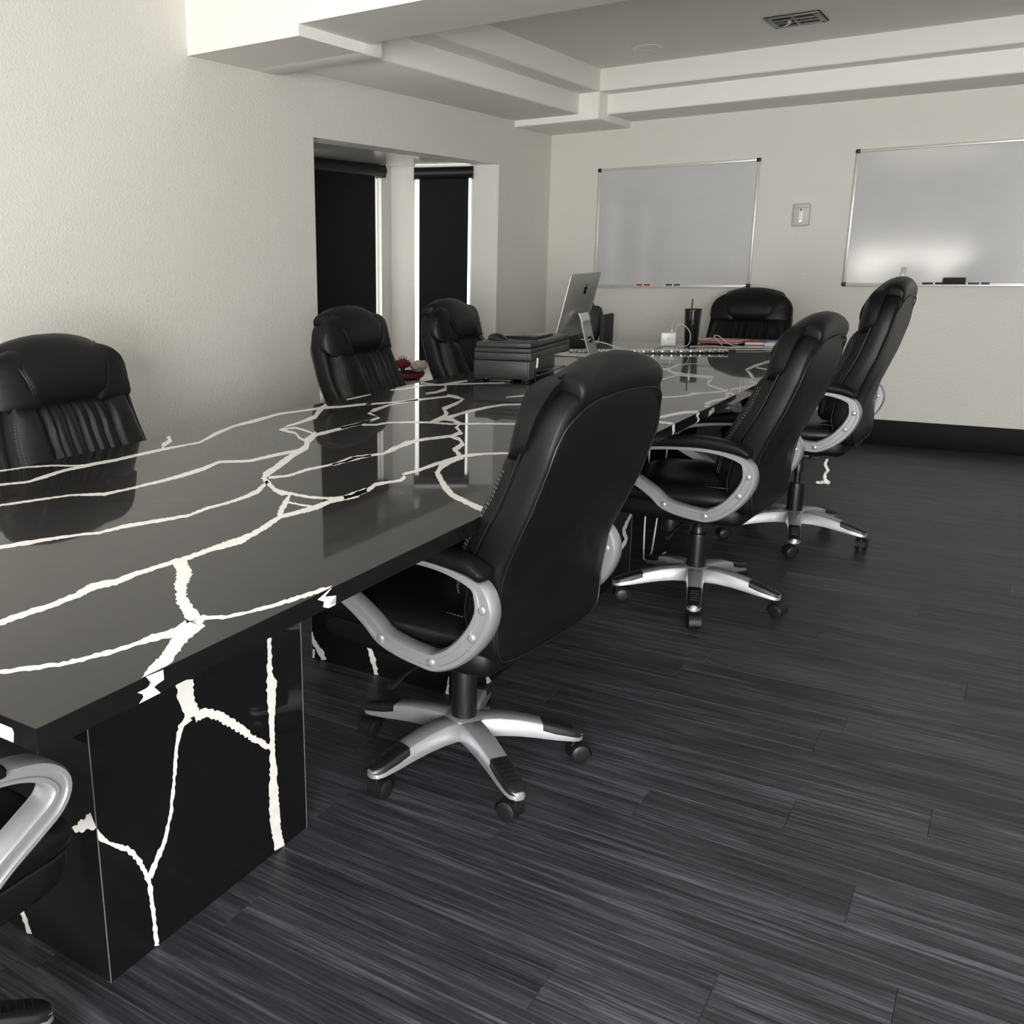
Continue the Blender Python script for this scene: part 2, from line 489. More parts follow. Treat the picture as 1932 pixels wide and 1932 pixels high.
window('window_3', MNf, 0.762-WINS['a'][1], 0.762-WINS['a'][0])
MR = Matrix(((1, 0, 0, 0), (0, -1, 0, YR), (0, 0, 1, 0), (0, 0, 0, 1)))
for i, (a, b, c, d) in enumerate(REAR_WINS): window('window_%d' % (4+i), MR, a, b, c, d)
MRt = Matrix(((0, 1, 0, XR), (1, 0, 0, 0), (0, 0, 1, 0), (0, 0, 0, 1)))
for i, (a, b, c, d) in enumerate(RIGHT_WINS): window('window_%d' % (6+i), MRt, a, b, c, d)

def blind(label, mtx, u0, u1, f0, f1, off, zt, zb, r=.041):
    """cassette from u0 to u1, fabric f0..f1, hanging OFF metres inside the wall face"""
    t = thing('roller_blind', label, 'blind')
    bm = bmesh.new()
    prof = [(-off+r*math.cos(a)*(1 if math.cos(a) < 0 else .95), zt-r+r*math.sin(a)) for a in [2*math.pi*k/20 for k in range(20)]]
    loft(bm, [[mtx @ Vector((u, y, z)) for y, z in prof] for u in (u0, u1)])
    c = obj('cassette', bm, M['blindcase'], t, 30)
    bm = bmesh.new(); box(bm, (f0, -off-.001, zb), (f1, -off+.001, zt-r), mtx=mtx)
    obj('blind_fabric', bm, M['fabric'], t)
    bm = bmesh.new(); box(bm, (f0, -off-.006, zb-.022), (f1, -off+.006, zb), .003, mtx=mtx)
    obj('bottom_rail', bm, M['blindcase'], t)
    for u in (u0, u1):
        bm = bmesh.new(); box(bm, (u-.003, -off-.03, zt-2*r-.004), (u+.003, -.0, zt), .002, mtx=mtx)
        obj('end_bracket', bm, M['blindcase'], t)
    return t
b1 = blind('wide black roller blind on the nearer, middle window of the bay', MC, .22, 5.94-A2.y, .235, 5.848-A2.y, .055, 1.920, .56)
bm = bmesh.new(); tube(bm, [MC @ Vector((5.905-A2.y, -.05, z)) for z in (1.84, 1.2)], .0022, 6)
obj('pull_cord', bm, M['cable_w'], b1)
blind('narrow black roller blind on the angled window nearest the back wall', MA, .165, .575,   .20, .548, .045, 1.911, .56)
blind('narrow black roller blind mostly hidden behind the near bay jamb', MNf, 0.762-.575, 0.762-.165, 0.762-.50, 0.762-.235, .045, 1.906, .56)

# ---------------------------------------------------------------- conference table
VEINS = {"T":[[[-2265,1537,-2284,1549],[-2257,1567,-2275,1580],[-2236,1634,-2254,1647],[-2190,1689,-2208,1703],[-2129,1719,-2146,1733],[-2102,1758,-2119,1773]],
 [[-2130,1441,-2151,1456],[-2111,1462,-2132,1477],[-2074,1516,-2095,1532],[-2078,1582,-2116,1609],[-2100,1657,-2129,1678],[-2093,1751,-2128,1779],[-2083,1827,-2113,1852],[-2081,1929,-2112,1956],[-2076,2018,-2107,2047],[-2072,2096,-2091,2114],[-2063,2155,-2082,2173],[-2110,2278,-2150,2316],[-2165,2434,-2194,2464],[-2163,2543,-2208,2592],[-2191,2706,-2223,2743],[-2168,2801,-2192,2830],[-2131,2895,-2171,2947],[-2087,2957,-2118,3001],[-2034,3078,-2065,3124],[-2039,3050,-2066,3089],[-1963,3178,-1985,3214],[-1928,3252,-1959,3301]],
 [[-2094,2029,-2102,2028],[-2121,2060,-2163,2088],[-2156,2126,-2193,2146],[-2241,2205,-2231,2175]],
 [[-1934,1302,-1952,1314],[-1926,1328,-1944,1340],[-1893,1401,-1911,1414],[-1862,1484,-1876,1495],[-1792,1526,-1818,1548],[-1786,1589,-1804,1604],[-1772,1716,-1796,1736],[-1769,1776,-1802,1806],[-1777,1866,-1811,1898],[-1805,1957,-1831,1984],[-1738,2011,-1763,2038],[-1725,2106,-1755,2141],[-1707,2228,-1733,2259]],
 [[-1636,1090,-1655,1103],[-1625,1110,-1648,1125],[-1600,1165,-1627,1183],[-1579,1229,-1596,1242],[-1538,1291,-1554,1304],[-1526,1351,-1550,1370],[-1501,1410,-1524,1431],[-1473,1488,-1490,1504],[-1482,1561,-1500,1577],[-1474,1617,-1491,1635],[-1473,1679,-1495,1700],[-1478,1736,-1510,1766],[-1509,1797,-1533,1816],[-1534,1845,-1555,1862]],
 [[-1265,828,-1288,841],[-1266,850,-1290,863],[-1265,889,-1291,905],[-1262,932,-1284,946],[-1263,1001,-1288,1017],[-1271,1042,-1306,1066],[-1259,1083,-1287,1104],[-1265,1134,-1287,1151],[-1258,1219,-1278,1236],[-1252,1249,-1274,1268],[-1250,1322,-1273,1343],[-1242,1358,-1274,1388],[-1235,1392,-1270,1424],[-1249,1449,-1273,1471],[-1259,1500,-1287,1524],[-1278,1555,-1301,1575],[-1288,1586,-1309,1608],[-1275,1638,-1299,1665],[-1264,1689,-1295,1724],[-1273,1752,-1295,1779],[-1247,1826,-1276,1862],[-1289,1925,-1260,1885],[-1290,1826,-1265,1797],[-1257,1838,-1283,1870],[-1259,1893,-1282,1919],[-1275,1948,-1298,1978],[-1258,2008,-1271,2027],[-1246,2020,-1266,2045],[-1262,2073,-1279,2081],[-1279,2082,-1297,2105],[-1268,2141,-1286,2166],[-1267,2221,-1289,2253],[-1257,2353,-1279,2389],[-1240,2389,-1262,2428],[-1222,2424,-1236,2450],[-1145,2487,-1158,2514],[-1083,2560,-1096,2589],[-1010,2578,-1024,2614],[-981,2651,-992,2681],[-936,2670,-947,2700]],
 [[-1258,1222,-1280,1251],[-1231,1204,-1255,1256],[-1214,1189,-1188,1201],[-1166,1134,-1144,1140],[-1105,1078,-1103,1099],[-1053,1039,-1059,1071],[-1023,1016,-1027,1052],[-1030,1025,-986,1016],[-1040,1031,-984,997],[-1014,988,-976,972],[-987,939,-953,926],[-963,894,-931,883],[-953,872,-917,859],[-944,855,-909,844],[-933,835,-899,824]],
 [[-1006,1025,-1034,1050],[-1009,1039,-1025,1056],[-983,1065,-993,1075],[-967,1103,-977,1113],[-949,1155,-961,1167],[-936,1216,-950,1231],[-924,1255,-938,1271],[-921,1270,-933,1284]],
 [[-1033,1021,-995,993],[-1025,991,-998,969],[-1036,953,-1014,936],[-1036,921,-1021,910],[-1045,875,-1030,864],[-1068,810,-1055,802],[-1092,779,-1080,770],[-1122,743,-1109,735],[-1133,729,-1120,720]],
 [[-2210,3020,-2158,2963],[-2156,2899,-2098,2841],[-2077,2766,-2022,2706],[-2036,2627,-2009,2595],[-2030,2554,-2003,2523],[-1991,2455,-2009,2487],[-1898,2425,-1918,2455],[-1837,2365,-1852,2391],[-1773,2321,-1794,2355]],
 [[-1872,2499,-1823,2449],[-1822,2375,-1765,2327],[-1760,2292,-1711,2247],[-1718,2179,-1676,2137],[-1680,2075,-1628,2026],[-1646,2000,-1604,1961],[-1623,1932,-1576,1894],[-1576,1867,-1573,1883],[-1526,1824,-1541,1857],[-1471,1782,-1486,1809],[-1421,1752,-1447,1790],[-1406,1763,-1411,1782],[-1385,1718,-1362,1706],[-1345,1649,-1322,1639],[-1308,1597,-1293,1594]],
 [[-1986,2459,-2009,2486],[-1959,2507,-1981,2536],[-1887,2474,-1905,2501],[-1834,2444,-1851,2470]],
 [[-1558,1874,-1578,1898],[-1530,1920,-1547,1939],[-1530,2003,-1551,2028],[-1514,2104,-1527,2120],[-1510,2184,-1537,2218],[-1506,2274,-1489,2251],[-1525,2109,-1508,2088],[-1503,2150,-1520,2172],[-1510,2208,-1532,2237],[-1470,2285,-1487,2310],[-1472,2346,-1512,2399],[-1482,2392,-1510,2429],[-1482,2436,-1524,2496],[-1489,2489,-1512,2525],[-1477,2539,-1501,2576],[-1434,2619,-1457,2658],[-1429,2687,-1453,2726]],
 [[-1814,2421,-1850,2465],[-1813,2547,-1844,2586],[-1812,2680,-1837,2714],[-1840,2781,-1815,2745],[-1851,2614,-1820,2574],[-1810,2674,-1842,2715],[-1828,2824,-1848,2844],[-1937,2919,-1923,2884],[-1926,2935,-1969,2993],[-1956,3098,-1978,3131],[-1925,3246,-1951,3289],[-1867,3389,-1893,3435]],
 [[-1473,1783,-1488,1805],[-1413,1768,-1428,1790],[-1338,1762,-1353,1783],[-1285,1782,-1300,1803],[-1254,1833,-1269,1855]],
 [[-1366,1702,-1376,1716],[-1323,1697,-1332,1711],[-1278,1697,-1288,1711]],
 [[-1799,2664,-1818,2692],[-1758,2686,-1777,2714],[-1746,2741,-1765,2769],[-1672,2794,-1690,2824],[-1610,2816,-1626,2845],[-1546,2820,-1562,2850],[-1460,2876,-1475,2906],[-1351,2927,-1365,2958],[-1257,2962,-1270,2993],[-1189,3042,-1202,3074],[-1097,3059,-1108,3090],[-1030,3146,-1041,3179],[-967,3185,-978,3218]],
 [[-1883,3402,-1910,3455],[-1821,3364,-1860,3442],[-1792,3362,-1783,3366],[-1775,3278,-1742,3227],[-1767,3218,-1728,3156],[-1759,3140,-1717,3096],[-1683,3023,-1675,3040],[-1668,2991,-1618,2919],[-1648,2879,-1620,2836]],
 [[-1621,2818,-1644,2854],[-1605,2932,-1645,2998],[-1618,3024,-1641,3063],[-1611,3085,-1641,3137],[-1600,3199,-1625,3244],[-1579,3283,-1600,3324],[-1506,3353,-1523,3389],[-1432,3458,-1448,3496],[-1332,3494,-1347,3533],[-1258,3623,-1273,3663],[-1128,3747,-1139,3782]],
 [[-1624,2893,-1645,2932],[-1575,2885,-1604,2943],[-1527,2839,-1532,2876],[-1509,2778,-1502,2791],[-1465,2730,-1433,2698],[-1455,2651,-1427,2608]],
 [[-1431,2610,-1450,2649],[-1390,2586,-1407,2630],[-1363,2553,-1340,2536],[-1344,2463,-1316,2445],[-1278,2375,-1293,2422],[-1281,2397,-1245,2350],[-1277,2326,-1247,2284],[-1264,2246,-1232,2206],[-1226,2156,-1215,2162],[-1167,2071,-1171,2101],[-1113,1998,-1123,2040],[-1062,1943,-1077,1985],[-981,1888,-995,1925],[-938,1858,-953,1902],[-916,1835,-927,1876]],
 [[-2182,3126,-2203,3155],[-2176,3207,-2202,3243],[-2180,3297,-2198,3322]],
 [[-2176,3443,-2199,3478],[-2138,3483,-2170,3532],[-2129,3624,-2157,3669],[-2066,3695,-2093,3741],[-2039,3789,-2076,3853],[-2031,3861,-2058,3910]],
 [[-2182,3703,-2210,3751],[-2112,3683,-2138,3730],[-2078,3669,-2104,3715],[-1995,3755,-2017,3794],[-1915,3826,-1936,3867],[-1850,3867,-1870,3908]],
 [[-1987,3416,-2012,3456],[-1967,3467,-1999,3520],[-1969,3556,-2016,3624],[-2046,3695,-2054,3691]],
 [[-1659,3480,-1672,3507],[-1622,3527,-1642,3568],[-1586,3573,-1598,3600]],
 [[-1597,5106,-1607,5153],[-1527,4938,-1543,5011],[-1465,4799,-1476,4860],[-1408,4652,-1427,4728],[-1384,4650,-1412,4734],[-1386,4742,-1407,4802],[-1393,4829,-1422,4913],[-1397,4914,-1411,4961],[-1325,4978,-1333,5006]],
 [[-1386,4644,-1404,4721],[-1328,4542,-1350,4621],[-1296,4541,-1313,4602],[-1259,4510,-1275,4569],[-1217,4481,-1238,4560],[-1183,4494,-1193,4533],[-1122,4466,-1136,4524]],
 [[-1321,4530,-1337,4589],[-1274,4467,-1290,4525],[-1220,4445,-1241,4522],[-1165,4429,-1180,4486],[-1107,4405,-1122,4475],[-1120,4380,-1090,4300],[-1097,4257,-1089,4261],[-1059,4158,-1071,4220],[-1020,4108,-1034,4172],[-962,4030,-974,4091]],
 [[-1292,4281,-1307,4324],[-1284,4377,-1299,4422],[-1278,4484,-1293,4531]],
 [[-980,4137,-954,4047],[-982,4054,-969,4008],[-1027,3977,-1018,3947],[-1069,3955,-1047,3882],[-1073,3874,-1060,3832],[-1101,3820,-1091,3784],[-1139,3788,-1128,3753]],
 [[-945,4049,-967,4121],[-946,4107,-962,4169],[-925,4170,-937,4219],[-896,4180,-921,4275],[-912,4356,-915,4331],[-963,4461,-957,4381],[-953,4484,-972,4516],[-1000,4658,-996,4588],[-1039,4775,-1029,4697],[-1056,4789,-1076,4843],[-1055,4948,-1084,5054],[-1048,5104,-1071,5196],[-1028,5254,-1066,5377],[-1081,5387,-1099,5444],[-1054,5422,-1071,5503]],
 [[-1040,4911,-1051,4967],[-992,4864,-1002,4918],[-945,4801,-954,4854]],
 [[-961,4026,-944,4020],[-939,3936,-920,3912],[-923,3871,-908,3819],[-947,3783,-932,3732],[-952,3701,-929,3638],[-929,3599,-936,3663],[-905,3575,-918,3625],[-890,3622,-901,3658],[-883,3693,-898,3741]],
 [[-1026,3193,-1041,3234],[-1006,3225,-1020,3267],[-987,3266,-1005,3318],[-975,3312,-993,3366],[-964,3361,-982,3416],[-941,3417,-958,3474],[-907,3449,-923,3507]],
 [[-966,3180,-979,3221],[-935,3177,-947,3218],[-909,3169,-920,3210]],
 [[-941,3990,-954,4061],[-921,3959,-931,4015],[-905,3936,-913,3978]]],"E":[[[839,762],[872,758],[872,743],[859,741],[853,739],[864,725],[823,726],[832,732],[831,737],[822,743],[838,743],[848,746],[849,752]],
 [[1269,761],[1274,761],[1253,750],[1286,742],[1268,736],[1268,731],[1284,725],[1263,725],[1247,733],[1250,742],[1232,751]],
 [[1874,746],[1860,734],[1824,741],[1856,730],[1829,726],[1865,723]],
 [[3440,764],[3476,761],[3476,752],[3461,748],[3484,733],[3474,724],[3429,720],[3454,730],[3456,740],[3434,751]],
 [[3165,762],[3189,761],[3195,755],[3182,745],[3200,734],[3181,726],[3166,727],[3183,735],[3167,744]],
 [[3646,752],[3667,751],[3634,744],[3672,735],[3589,725],[3600,739],[3594,744]]],"P1R":[[[1200,533,1249,518],[1205,494,1247,484],[1218,457,1257,452],[1225,442,1261,438]],
 [[1225,451,1241,432],[1201,438,1212,429],[1190,407,1200,402],[1177,339,1185,335],[1162,272,1170,267],[1140,219,1149,211],[1111,191,1122,180],[1093,166,1105,155]],
 [[1250,425,1242,452],[1278,424,1279,443],[1311,403,1323,416],[1363,357,1378,367],[1413,310,1425,317],[1470,262,1479,269]],
 [[1477,525,1491,521],[1476,484,1491,478],[1472,442,1490,436],[1469,427,1502,416],[1468,379,1497,368],[1472,334,1490,327],[1471,268,1489,260],[1466,197,1492,185],[1459,115,1496,97],[1465,64,1498,50],[1473,7,1511,-9]],
 [[983,328,988,327],[986,304,997,306],[1009,282,1013,288],[1048,246,1056,253],[1066,219,1078,219],[1083,178,1094,176],[1092,148,1103,144],[1094,106,1105,101],[1097,64,1106,58],[1096,7,1109,-1]]],"P1N":[[[-1311,298,-1319,306],[-1278,317,-1290,333],[-1247,331,-1264,358]],
 [[-1546,104,-1532,114],[-1530,85,-1519,92],[-1518,52,-1505,60],[-1506,20,-1491,29],[-1499,-5,-1483,6]],
 [[-1263,-8,-1265,-6],[-1255,-2,-1258,1]]],"P2N":[[[-1842,93,-1836,95],[-1845,63,-1829,69],[-1835,43,-1818,56],[-1815,21,-1795,35],[-1803,-5,-1782,7]],
 [[-1838,32,-1827,34],[-1842,0,-1831,2]],
 [[-1631,108,-1611,119],[-1616,80,-1599,89],[-1603,44,-1585,52],[-1592,-5,-1574,2]],
 [[-1317,1,-1329,-1],[-1315,30,-1324,29],[-1316,61,-1318,61]]],"P2R":[[[2525,28,2544,25],[2531,13,2569,-1],[2529,2,2550,-10]],
 [[3837,286,3857,280],[3818,257,3844,248],[3773,239,3810,224],[3738,216,3778,203],[3745,192,3789,185],[3775,168,3816,157],[3748,152,3790,134],[3701,144,3736,124],[3645,138,3670,121],[3557,142,3578,125],[3471,144,3492,127]]]}
TZ = 0.76; TH = 0.034
TN, TF = 0.6576, 6.0684
TRN, TRF, TLN, TLF = -0.932, -0.892, -2.2889, -2.1431
table = thing('conference_table', 'long black quartz conference table with jagged white veins on slab pedestals', 'table', (-1.55, 3.36, 0))
def under(o, p=None):
    """keep world geometry while parenting to the table"""
    o.parent = p or table
    if p is None or p is table: o.location = -table.location
    return o
bm = bmesh.new()
prism(bm, [(TLN, TN), (TRN, TN), (TRF, TF), (TLF, TF)], TZ-TH, TZ)
bevel_all(bm, .0022, 2)
tabletop = under(obj('tabletop', bm, M['slab'], None, 40))
PX0, PX1 = -1.842, -1.2505
PED = [(0.985, 1.595), (2.4084, 3.857), (4.75, 5.60)]
peds = []
for a, b in PED:
    bm = bmesh.new(); box(bm, (PX0, a, 0), (PX1, b, TZ-TH), .0015, 1)
    p = under(obj('pedestal', bm, M['slab'], None, 40)); peds.append(p)
    for x in (PX0, PX1):
        for y in (a, b):
            bm = bmesh.new(); box(bm, (x-.0007, y-.0007, .001), (x+.0007, y+.0007, TZ-TH)); obj('corner_joint', bm, M['joint'], p)
# sub-top strip below the slab
bm = bmesh.new(); prism(bm, [(PX0-.12, TN+.10), (PX1+.12, TN+.10), (PX1+.12, TF-.10), (PX0-.12, TF-.10)], TZ-TH-.018, TZ-TH)
under(obj('support_board', bm, M['plastic']))

def vein_mesh(lists, polys, to3, seed, jag=.0032):
    rnd = random.Random(seed)
    bm = bmesh.new()
    for k, rib in enumerate(lists):
        L = []; Rr = []
        pts = [(Vector((a/1000, b/1000)), Vector((c/1000, d/1000))) for a, b, c, d in rib]
        for (l0, r0), (l1, r1) in zip(pts, pts[1:]):
            ln = max((l1-l0).length, (r1-r0).length); n = max(2, min(40, int(ln/.0065)))
            for i in range(n):
                t = i/n; l = l0.lerp(l1, t); r = r0.lerp(r1, t); w = l-r
                wl = max(w.length, 1e-5); u = w/wl; j = min(jag, wl*.20)
                L.append(l+u*rnd.uniform(-j, j)); Rr.append(r+u*rnd.uniform(-j, j))
        L.append(pts[-1][0]); Rr.append(pts[-1][1])
        dz = .00012 + .00005*(k % 6)
        lv = [bm.verts.new(to3(p.x, p.y, dz)) for p in L]; rv = [bm.verts.new(to3(p.x, p.y, dz)) for p in Rr]
        for i in range(len(lv)-1):
            try: bm.faces.new((lv[i], lv[i+1], rv[i+1], rv[i]))
            except ValueError: pass
    for k, poly in enumerate(polys):
        vs = [bm.verts.new(to3(a/1000, b/1000, .0002)) for a, b in poly]
        f = bm.faces.new(vs); bmesh.ops.triangulate(bm, faces=[f])
    return bm
def clip_y(l): return [r for r in l]
tag(obj('marble_veining', vein_mesh(VEINS['T'], [], lambda x, y, d: (min(max(x, TLN+.001), TRN+(TRF-TRN)*(y-TN)/(TF-TN)-.002), y, TZ+d), 1), M['vein'], tabletop, recalc=False), kind='stuff')
edge_x = lambda y: TRN+(TRF-TRN)*(y-TN)/(TF-TN)
tag(obj('edge_veining', vein_mesh([], VEINS['E'], lambda y, z, d: (edge_x(y)+.0003, y, min(max(z, TZ-TH), TZ)), 2), M['vein'], tabletop), kind='stuff')
# white patch of veining on the near end of the slab
bm = bmesh.new()
vs = [bm.verts.new((x, TN-.0004, z)) for x, z in ((-1.16, .747), (-1.055, .7475), (-.981, .7475), (-.978, .742), (-.981, .7275), (-1.07, .727), (-1.16, .728))]
bm.faces.new(vs); tag(obj('edge_veining', bm, M['vein'], tabletop), kind='stuff')
zc = lambda z: min(max(z, .0005), TZ-TH)
tag(obj('marble_veining', vein_mesh(VEINS['P1R'], [], lambda y, z, d: (PX1+d+.0003, min(max(y, PED[0][0]), PED[0][1]), zc(z)), 3), M['vein'], peds[0]), kind='stuff')
tag(obj('marble_veining', vein_mesh(VEINS['P1N'], [], lambda x, z, d: (min(x, PX1), PED[0][0]-d-.0003, zc(z)), 4), M['vein'], peds[0]), kind='stuff')
tag(obj('marble_veining', vein_mesh(VEINS['P2N'], [], lambda x, z, d: (min(max(x, PX0), PX1), PED[1][0]-d-.0003, zc(z)), 5), M['vein'], peds[1]), kind='stuff')
tag(obj('marble_veining', vein_mesh(VEINS['P2R'], [], lambda y, z, d: (PX1+d+.0003, min(max(y, PED[1][0]), PED[1][1]), zc(z)), 6), M['vein'], peds[1]), kind='stuff')

# ---------------------------------------------------------------- office chair (faces +x, origin on the floor under the column)
REAR = [(.41, -.243), (.43, -.249), (.52, -.247), (.635, -.262), (.797, -.332), (.903, -.368), (.995, -.388), (1.04, -.400), (1.08, -.408)]
FRONT = [(.41, -.195), (.435, -.18), (.545, -.16), (.672, -.186), (.805, -.256), (.93, -.300), (1.0, -.318), (1.05, -.330), (1.08, -.338)]
sr = lambda z: lerp_tab(REAR, z)
sf = lambda z: lerp_tab(FRONT, z)
HALF = [(0, .408), (.10, .410), (.18, .416), (.228, .435), (.245, .475), (.247, .54), (.252, .62), (.262, .70), (.264, .77), (.258, .85), (.253, .915), (.245, .955), (.227, 1.0), (.194, 1.030), (.14, 1.046), (0, 1.052)]
def mirror(h):
    r = catmull([(a, b, 0) for a, b in h], 3)
    r = [(p.x, p.y) for p in r]
    return r + [(-a, b) for a, b in r[::-1] if a > 1e-4]
def pillow(bm, outline, front, back, rings=(1, .985, .95, .88, .7, .4), c=None):
    """closed cushion: outline (l, z); front(l, z, k) and back(l, z, k) give s"""
    if c is None: c = (sum(p[0] for p in outline)/len(outline), sum(p[1] for p in outline)/len(outline))
    def ring(k, fn):
        out = []
        for l, z in outline:
            L, Z = c[0]+(l-c[0])*k, c[1]+(z-c[1])*k
            out.append(bm.verts.new((fn(L, Z, k), L, Z)))
        return out
    F = [ring(k, front) for k in rings]; Bk = [ring(k, back) for k in rings]
    n = len(outline)
    def strip(a, b):
        for i in range(n):
            j = (i+1) % n; bm.faces.new((a[i], a[j], b[j], b[i]))
    for a, b in zip(F, F[1:]): strip(a, b)
    for a, b in zip(Bk, Bk[1:]): strip(b, a)
    strip(Bk[0], F[0])
    for ringv, fn, flip in ((F[-1], front, False), (Bk[-1], back, True)):
        cv = bm.verts.new((fn(c[0], c[1], 0), c[0], c[1]))
        for i in range(n):
            j = (i+1) % n
            bm.faces.new((ringv[i], ringv[j], cv) if not flip else (ringv[j], ringv[i], cv))

index = []
chair = thing('office_chair', 'x', 'office chair')
UP = []      # parts that ride on the gas lift
def part(name, bm, m, ang=35, lift=True):
    o = obj(name, bm, m, chair, ang)
    if lift: UP.append(o.name)
    return o
# shell of the backrest
bm = bmesh.new()
out = mirror(HALF)
pillow(bm, out, lambda l, z, k: sf(z)-.012*(max(0, (k-.95)/.05))**2, lambda l, z, k: sr(z)+.012*(max(0, (k-.95)/.05))**2-.006*(1-k*k), (1, .992, .975, .95, .8, .5), (0, .74))
shell = part('backrest_shell', bm, M['leather'], 50)
PIPE = [(x, z) for x, z in HALF if z < .93]+[(.240, .95), (.218, .985), (.18, 1.010), (.13, 1.022), (0, 1.030)]
bm = bmesh.new()
tube(bm, [(sr(z)+.001-.007*max(0, min(1, (z-.97)/.03)), l*.984, .74+(z-.74)*.988) for l, z in mirror(PIPE)], .0026, 6, closed=True)
obj('rear_piping', bm, M['mesh'], shell)
bm = bmesh.new()
tube(bm, [(sf(.74+(z-.74)*.988)-.0005, l*.984, .74+(z-.74)*.986) for l, z in out if z < 1.0], .0026, 6)
obj('front_piping', bm, M['mesh'], shell)
# lumbar cushion with gathered middle
LUM = [(0, .525), (.12, .525), (.20, .535), (.232, .575), (.243, .64), (.248, .70), (.246, .76), (.236, .83), (.222, .90), (.12, .905), (0, .905)]
lum = mirror(LUM)
def lumf(l, z, k):
    b = .076*(1-max(0, min(1, k))**6)**.7
    s = sf(z)+.004+b
    w = abs(l)
    if w < .122: 
        f = min(1, (z-.50)/.12)
        s += .0045*math.sin(l*150+6*(z-.7)*(1 if l > 0 else -1))*f+.003*math.sin(l*310+1.3)*f - .003
    d = abs(w-.122)
    s -= .016*math.exp(-(d/.011)**2)
    return s
bm = bmesh.new()
# grid front so the gathers resolve
NL, NZ = 96, 22
def half_at(z):
    t = [(b, a) for a, b in LUM if a > .1]
    return lerp_tab(sorted(t[1:-1]), z)
rows = []
for j in range(NZ+1):
    z = .53+(.905-.53)*j/NZ
    h = half_at(z); row = []
    for i in range(NL+1):
        u = -1+2*i/NL
        uu = math.copysign(abs(u)**.8, u)
        l = h*u
        ke = max(abs(u), abs((z-.717)/.19)*.9)
        row.append((lumf(l, z, min(1, ke)), l, z))
    row = [(sf(z)-.01, h, z)][:0]+row
    back = [(sf(z)-.012, l*1.0, z) for _, l, _ in (row[-1], row[0])]
    rows.append(row+back)
loft(bm, rows, True, True)
lumbar = part('lumbar_cushion', bm, M['leather'], 60)
bm = bmesh.new()
for sgn in (-1, 1):
    for off in (.018, .026):
        for j in range(34):
            z = .56+.31*j/34
            p = []
            for dz in (0, .005):
                h = half_at(z+dz)-off; u = h/half_at(z+dz)
                p.append((lumf(h*sgn, z+dz, max(u, abs((z+dz-.717)/.19)*.9))+.0008, h*sgn, z+dz))
            tube(bm, p, .0009, 4)
tag(obj('stitching', bm, M['stitch'], lumbar), kind='stuff')
# headrest: middle panel rolling over the top, and two side wings
MID = catmull([(-.315, 0, .90), (-.278, 0, .888), (-.254, 0, .894), (-.237, 0, .925), (-.235, 0, .965), (-.248, 0, 1.015), (-.276, 0, 1.060), (-.312, 0, 1.092), (-.350, 0, 1.107), (-.384, 0, 1.103), (-.402, 0, 1.084), (-.4055, 0, 1.055), (-.3995, 0, 1.025)], 4)
MIDIN = [Vector((-.375, 0, 1.01)), Vector((-.345, 0, .96))]
def midw(p): return .122+.042*max(0, min(1, (p.z-.89)/.17))+.028*max(0, min(1, (-p.x-.32)/.08))
def crown(p, u): return -.032*abs(u)**2.2*max(0, min(1, (p.z-.95)/.15))
cen = Vector((-.325, 0, 1.0))
bm = bmesh.new(); rings = []
for u, ins in ((-1, .014), (-.985, .007), (-.95, .003), (-.88, .001), (-.7, 0), (-.45, 0), (-.2, 0), (.2, 0), (.45, 0), (.7, 0), (.88, .001), (.95, .003), (.985, .007), (1, .014)):
    ring = []
    for p in MID+MIDIN:
        hw = midw(p)
        d = (p-cen); q = cen+d*(1-ins/max(d.length, .02)) if p not in MIDIN else p
        ring.append((q.x, hw*u, q.z+crown(p, u)))
    rings.append(ring)
loft(bm, rings)
part('headrest', bm, M['leather'], 50)
WING = [(.09, .884), (.16, .886), (.225, .896), (.254, .922), (.258, .955), (.246, .998), (.220, 1.034), (.182, 1.060), (.13, 1.074), (.09, 1.07)]
for sgn in (1, -1):
    w = [(p.x*sgn, p.y) for p in catmull([(a, b, 0) for a, b in WING], 4)]
    bm = bmesh.new()
    def wf(l, z, k, sgn=sgn):
        u = max(0, min(1, (abs(l)-.09)/.168)); v = min(1, abs(z-.975)/.097)
        b = (.060-.006*max(0, (z-1.0)/.07))*(1-u**2.6)**.55*(1-v**4)**.5
        r = .0014*math.sin(z*210)*max(0, u-.3)
        return sf(z)+.006+max(0, b)+r
    pillow(bm, w, wf, lambda l, z, k: sf(z)-.012, (1, .985, .95, .9, .8, .65, .45, .2), (.165*sgn, .975))
    part('headrest_wing', bm, M['leather'], 60)
    bm = bmesh.new(); tube(bm, [(MID[i].x-.004, midw(MID[i])*sgn, MID[i].z-.002+crown(MID[i], 1)) for i in range(4, len(MID)) if MID[i].x > -.345], .003, 6)
    part('headrest_piping', bm, M['mesh'])
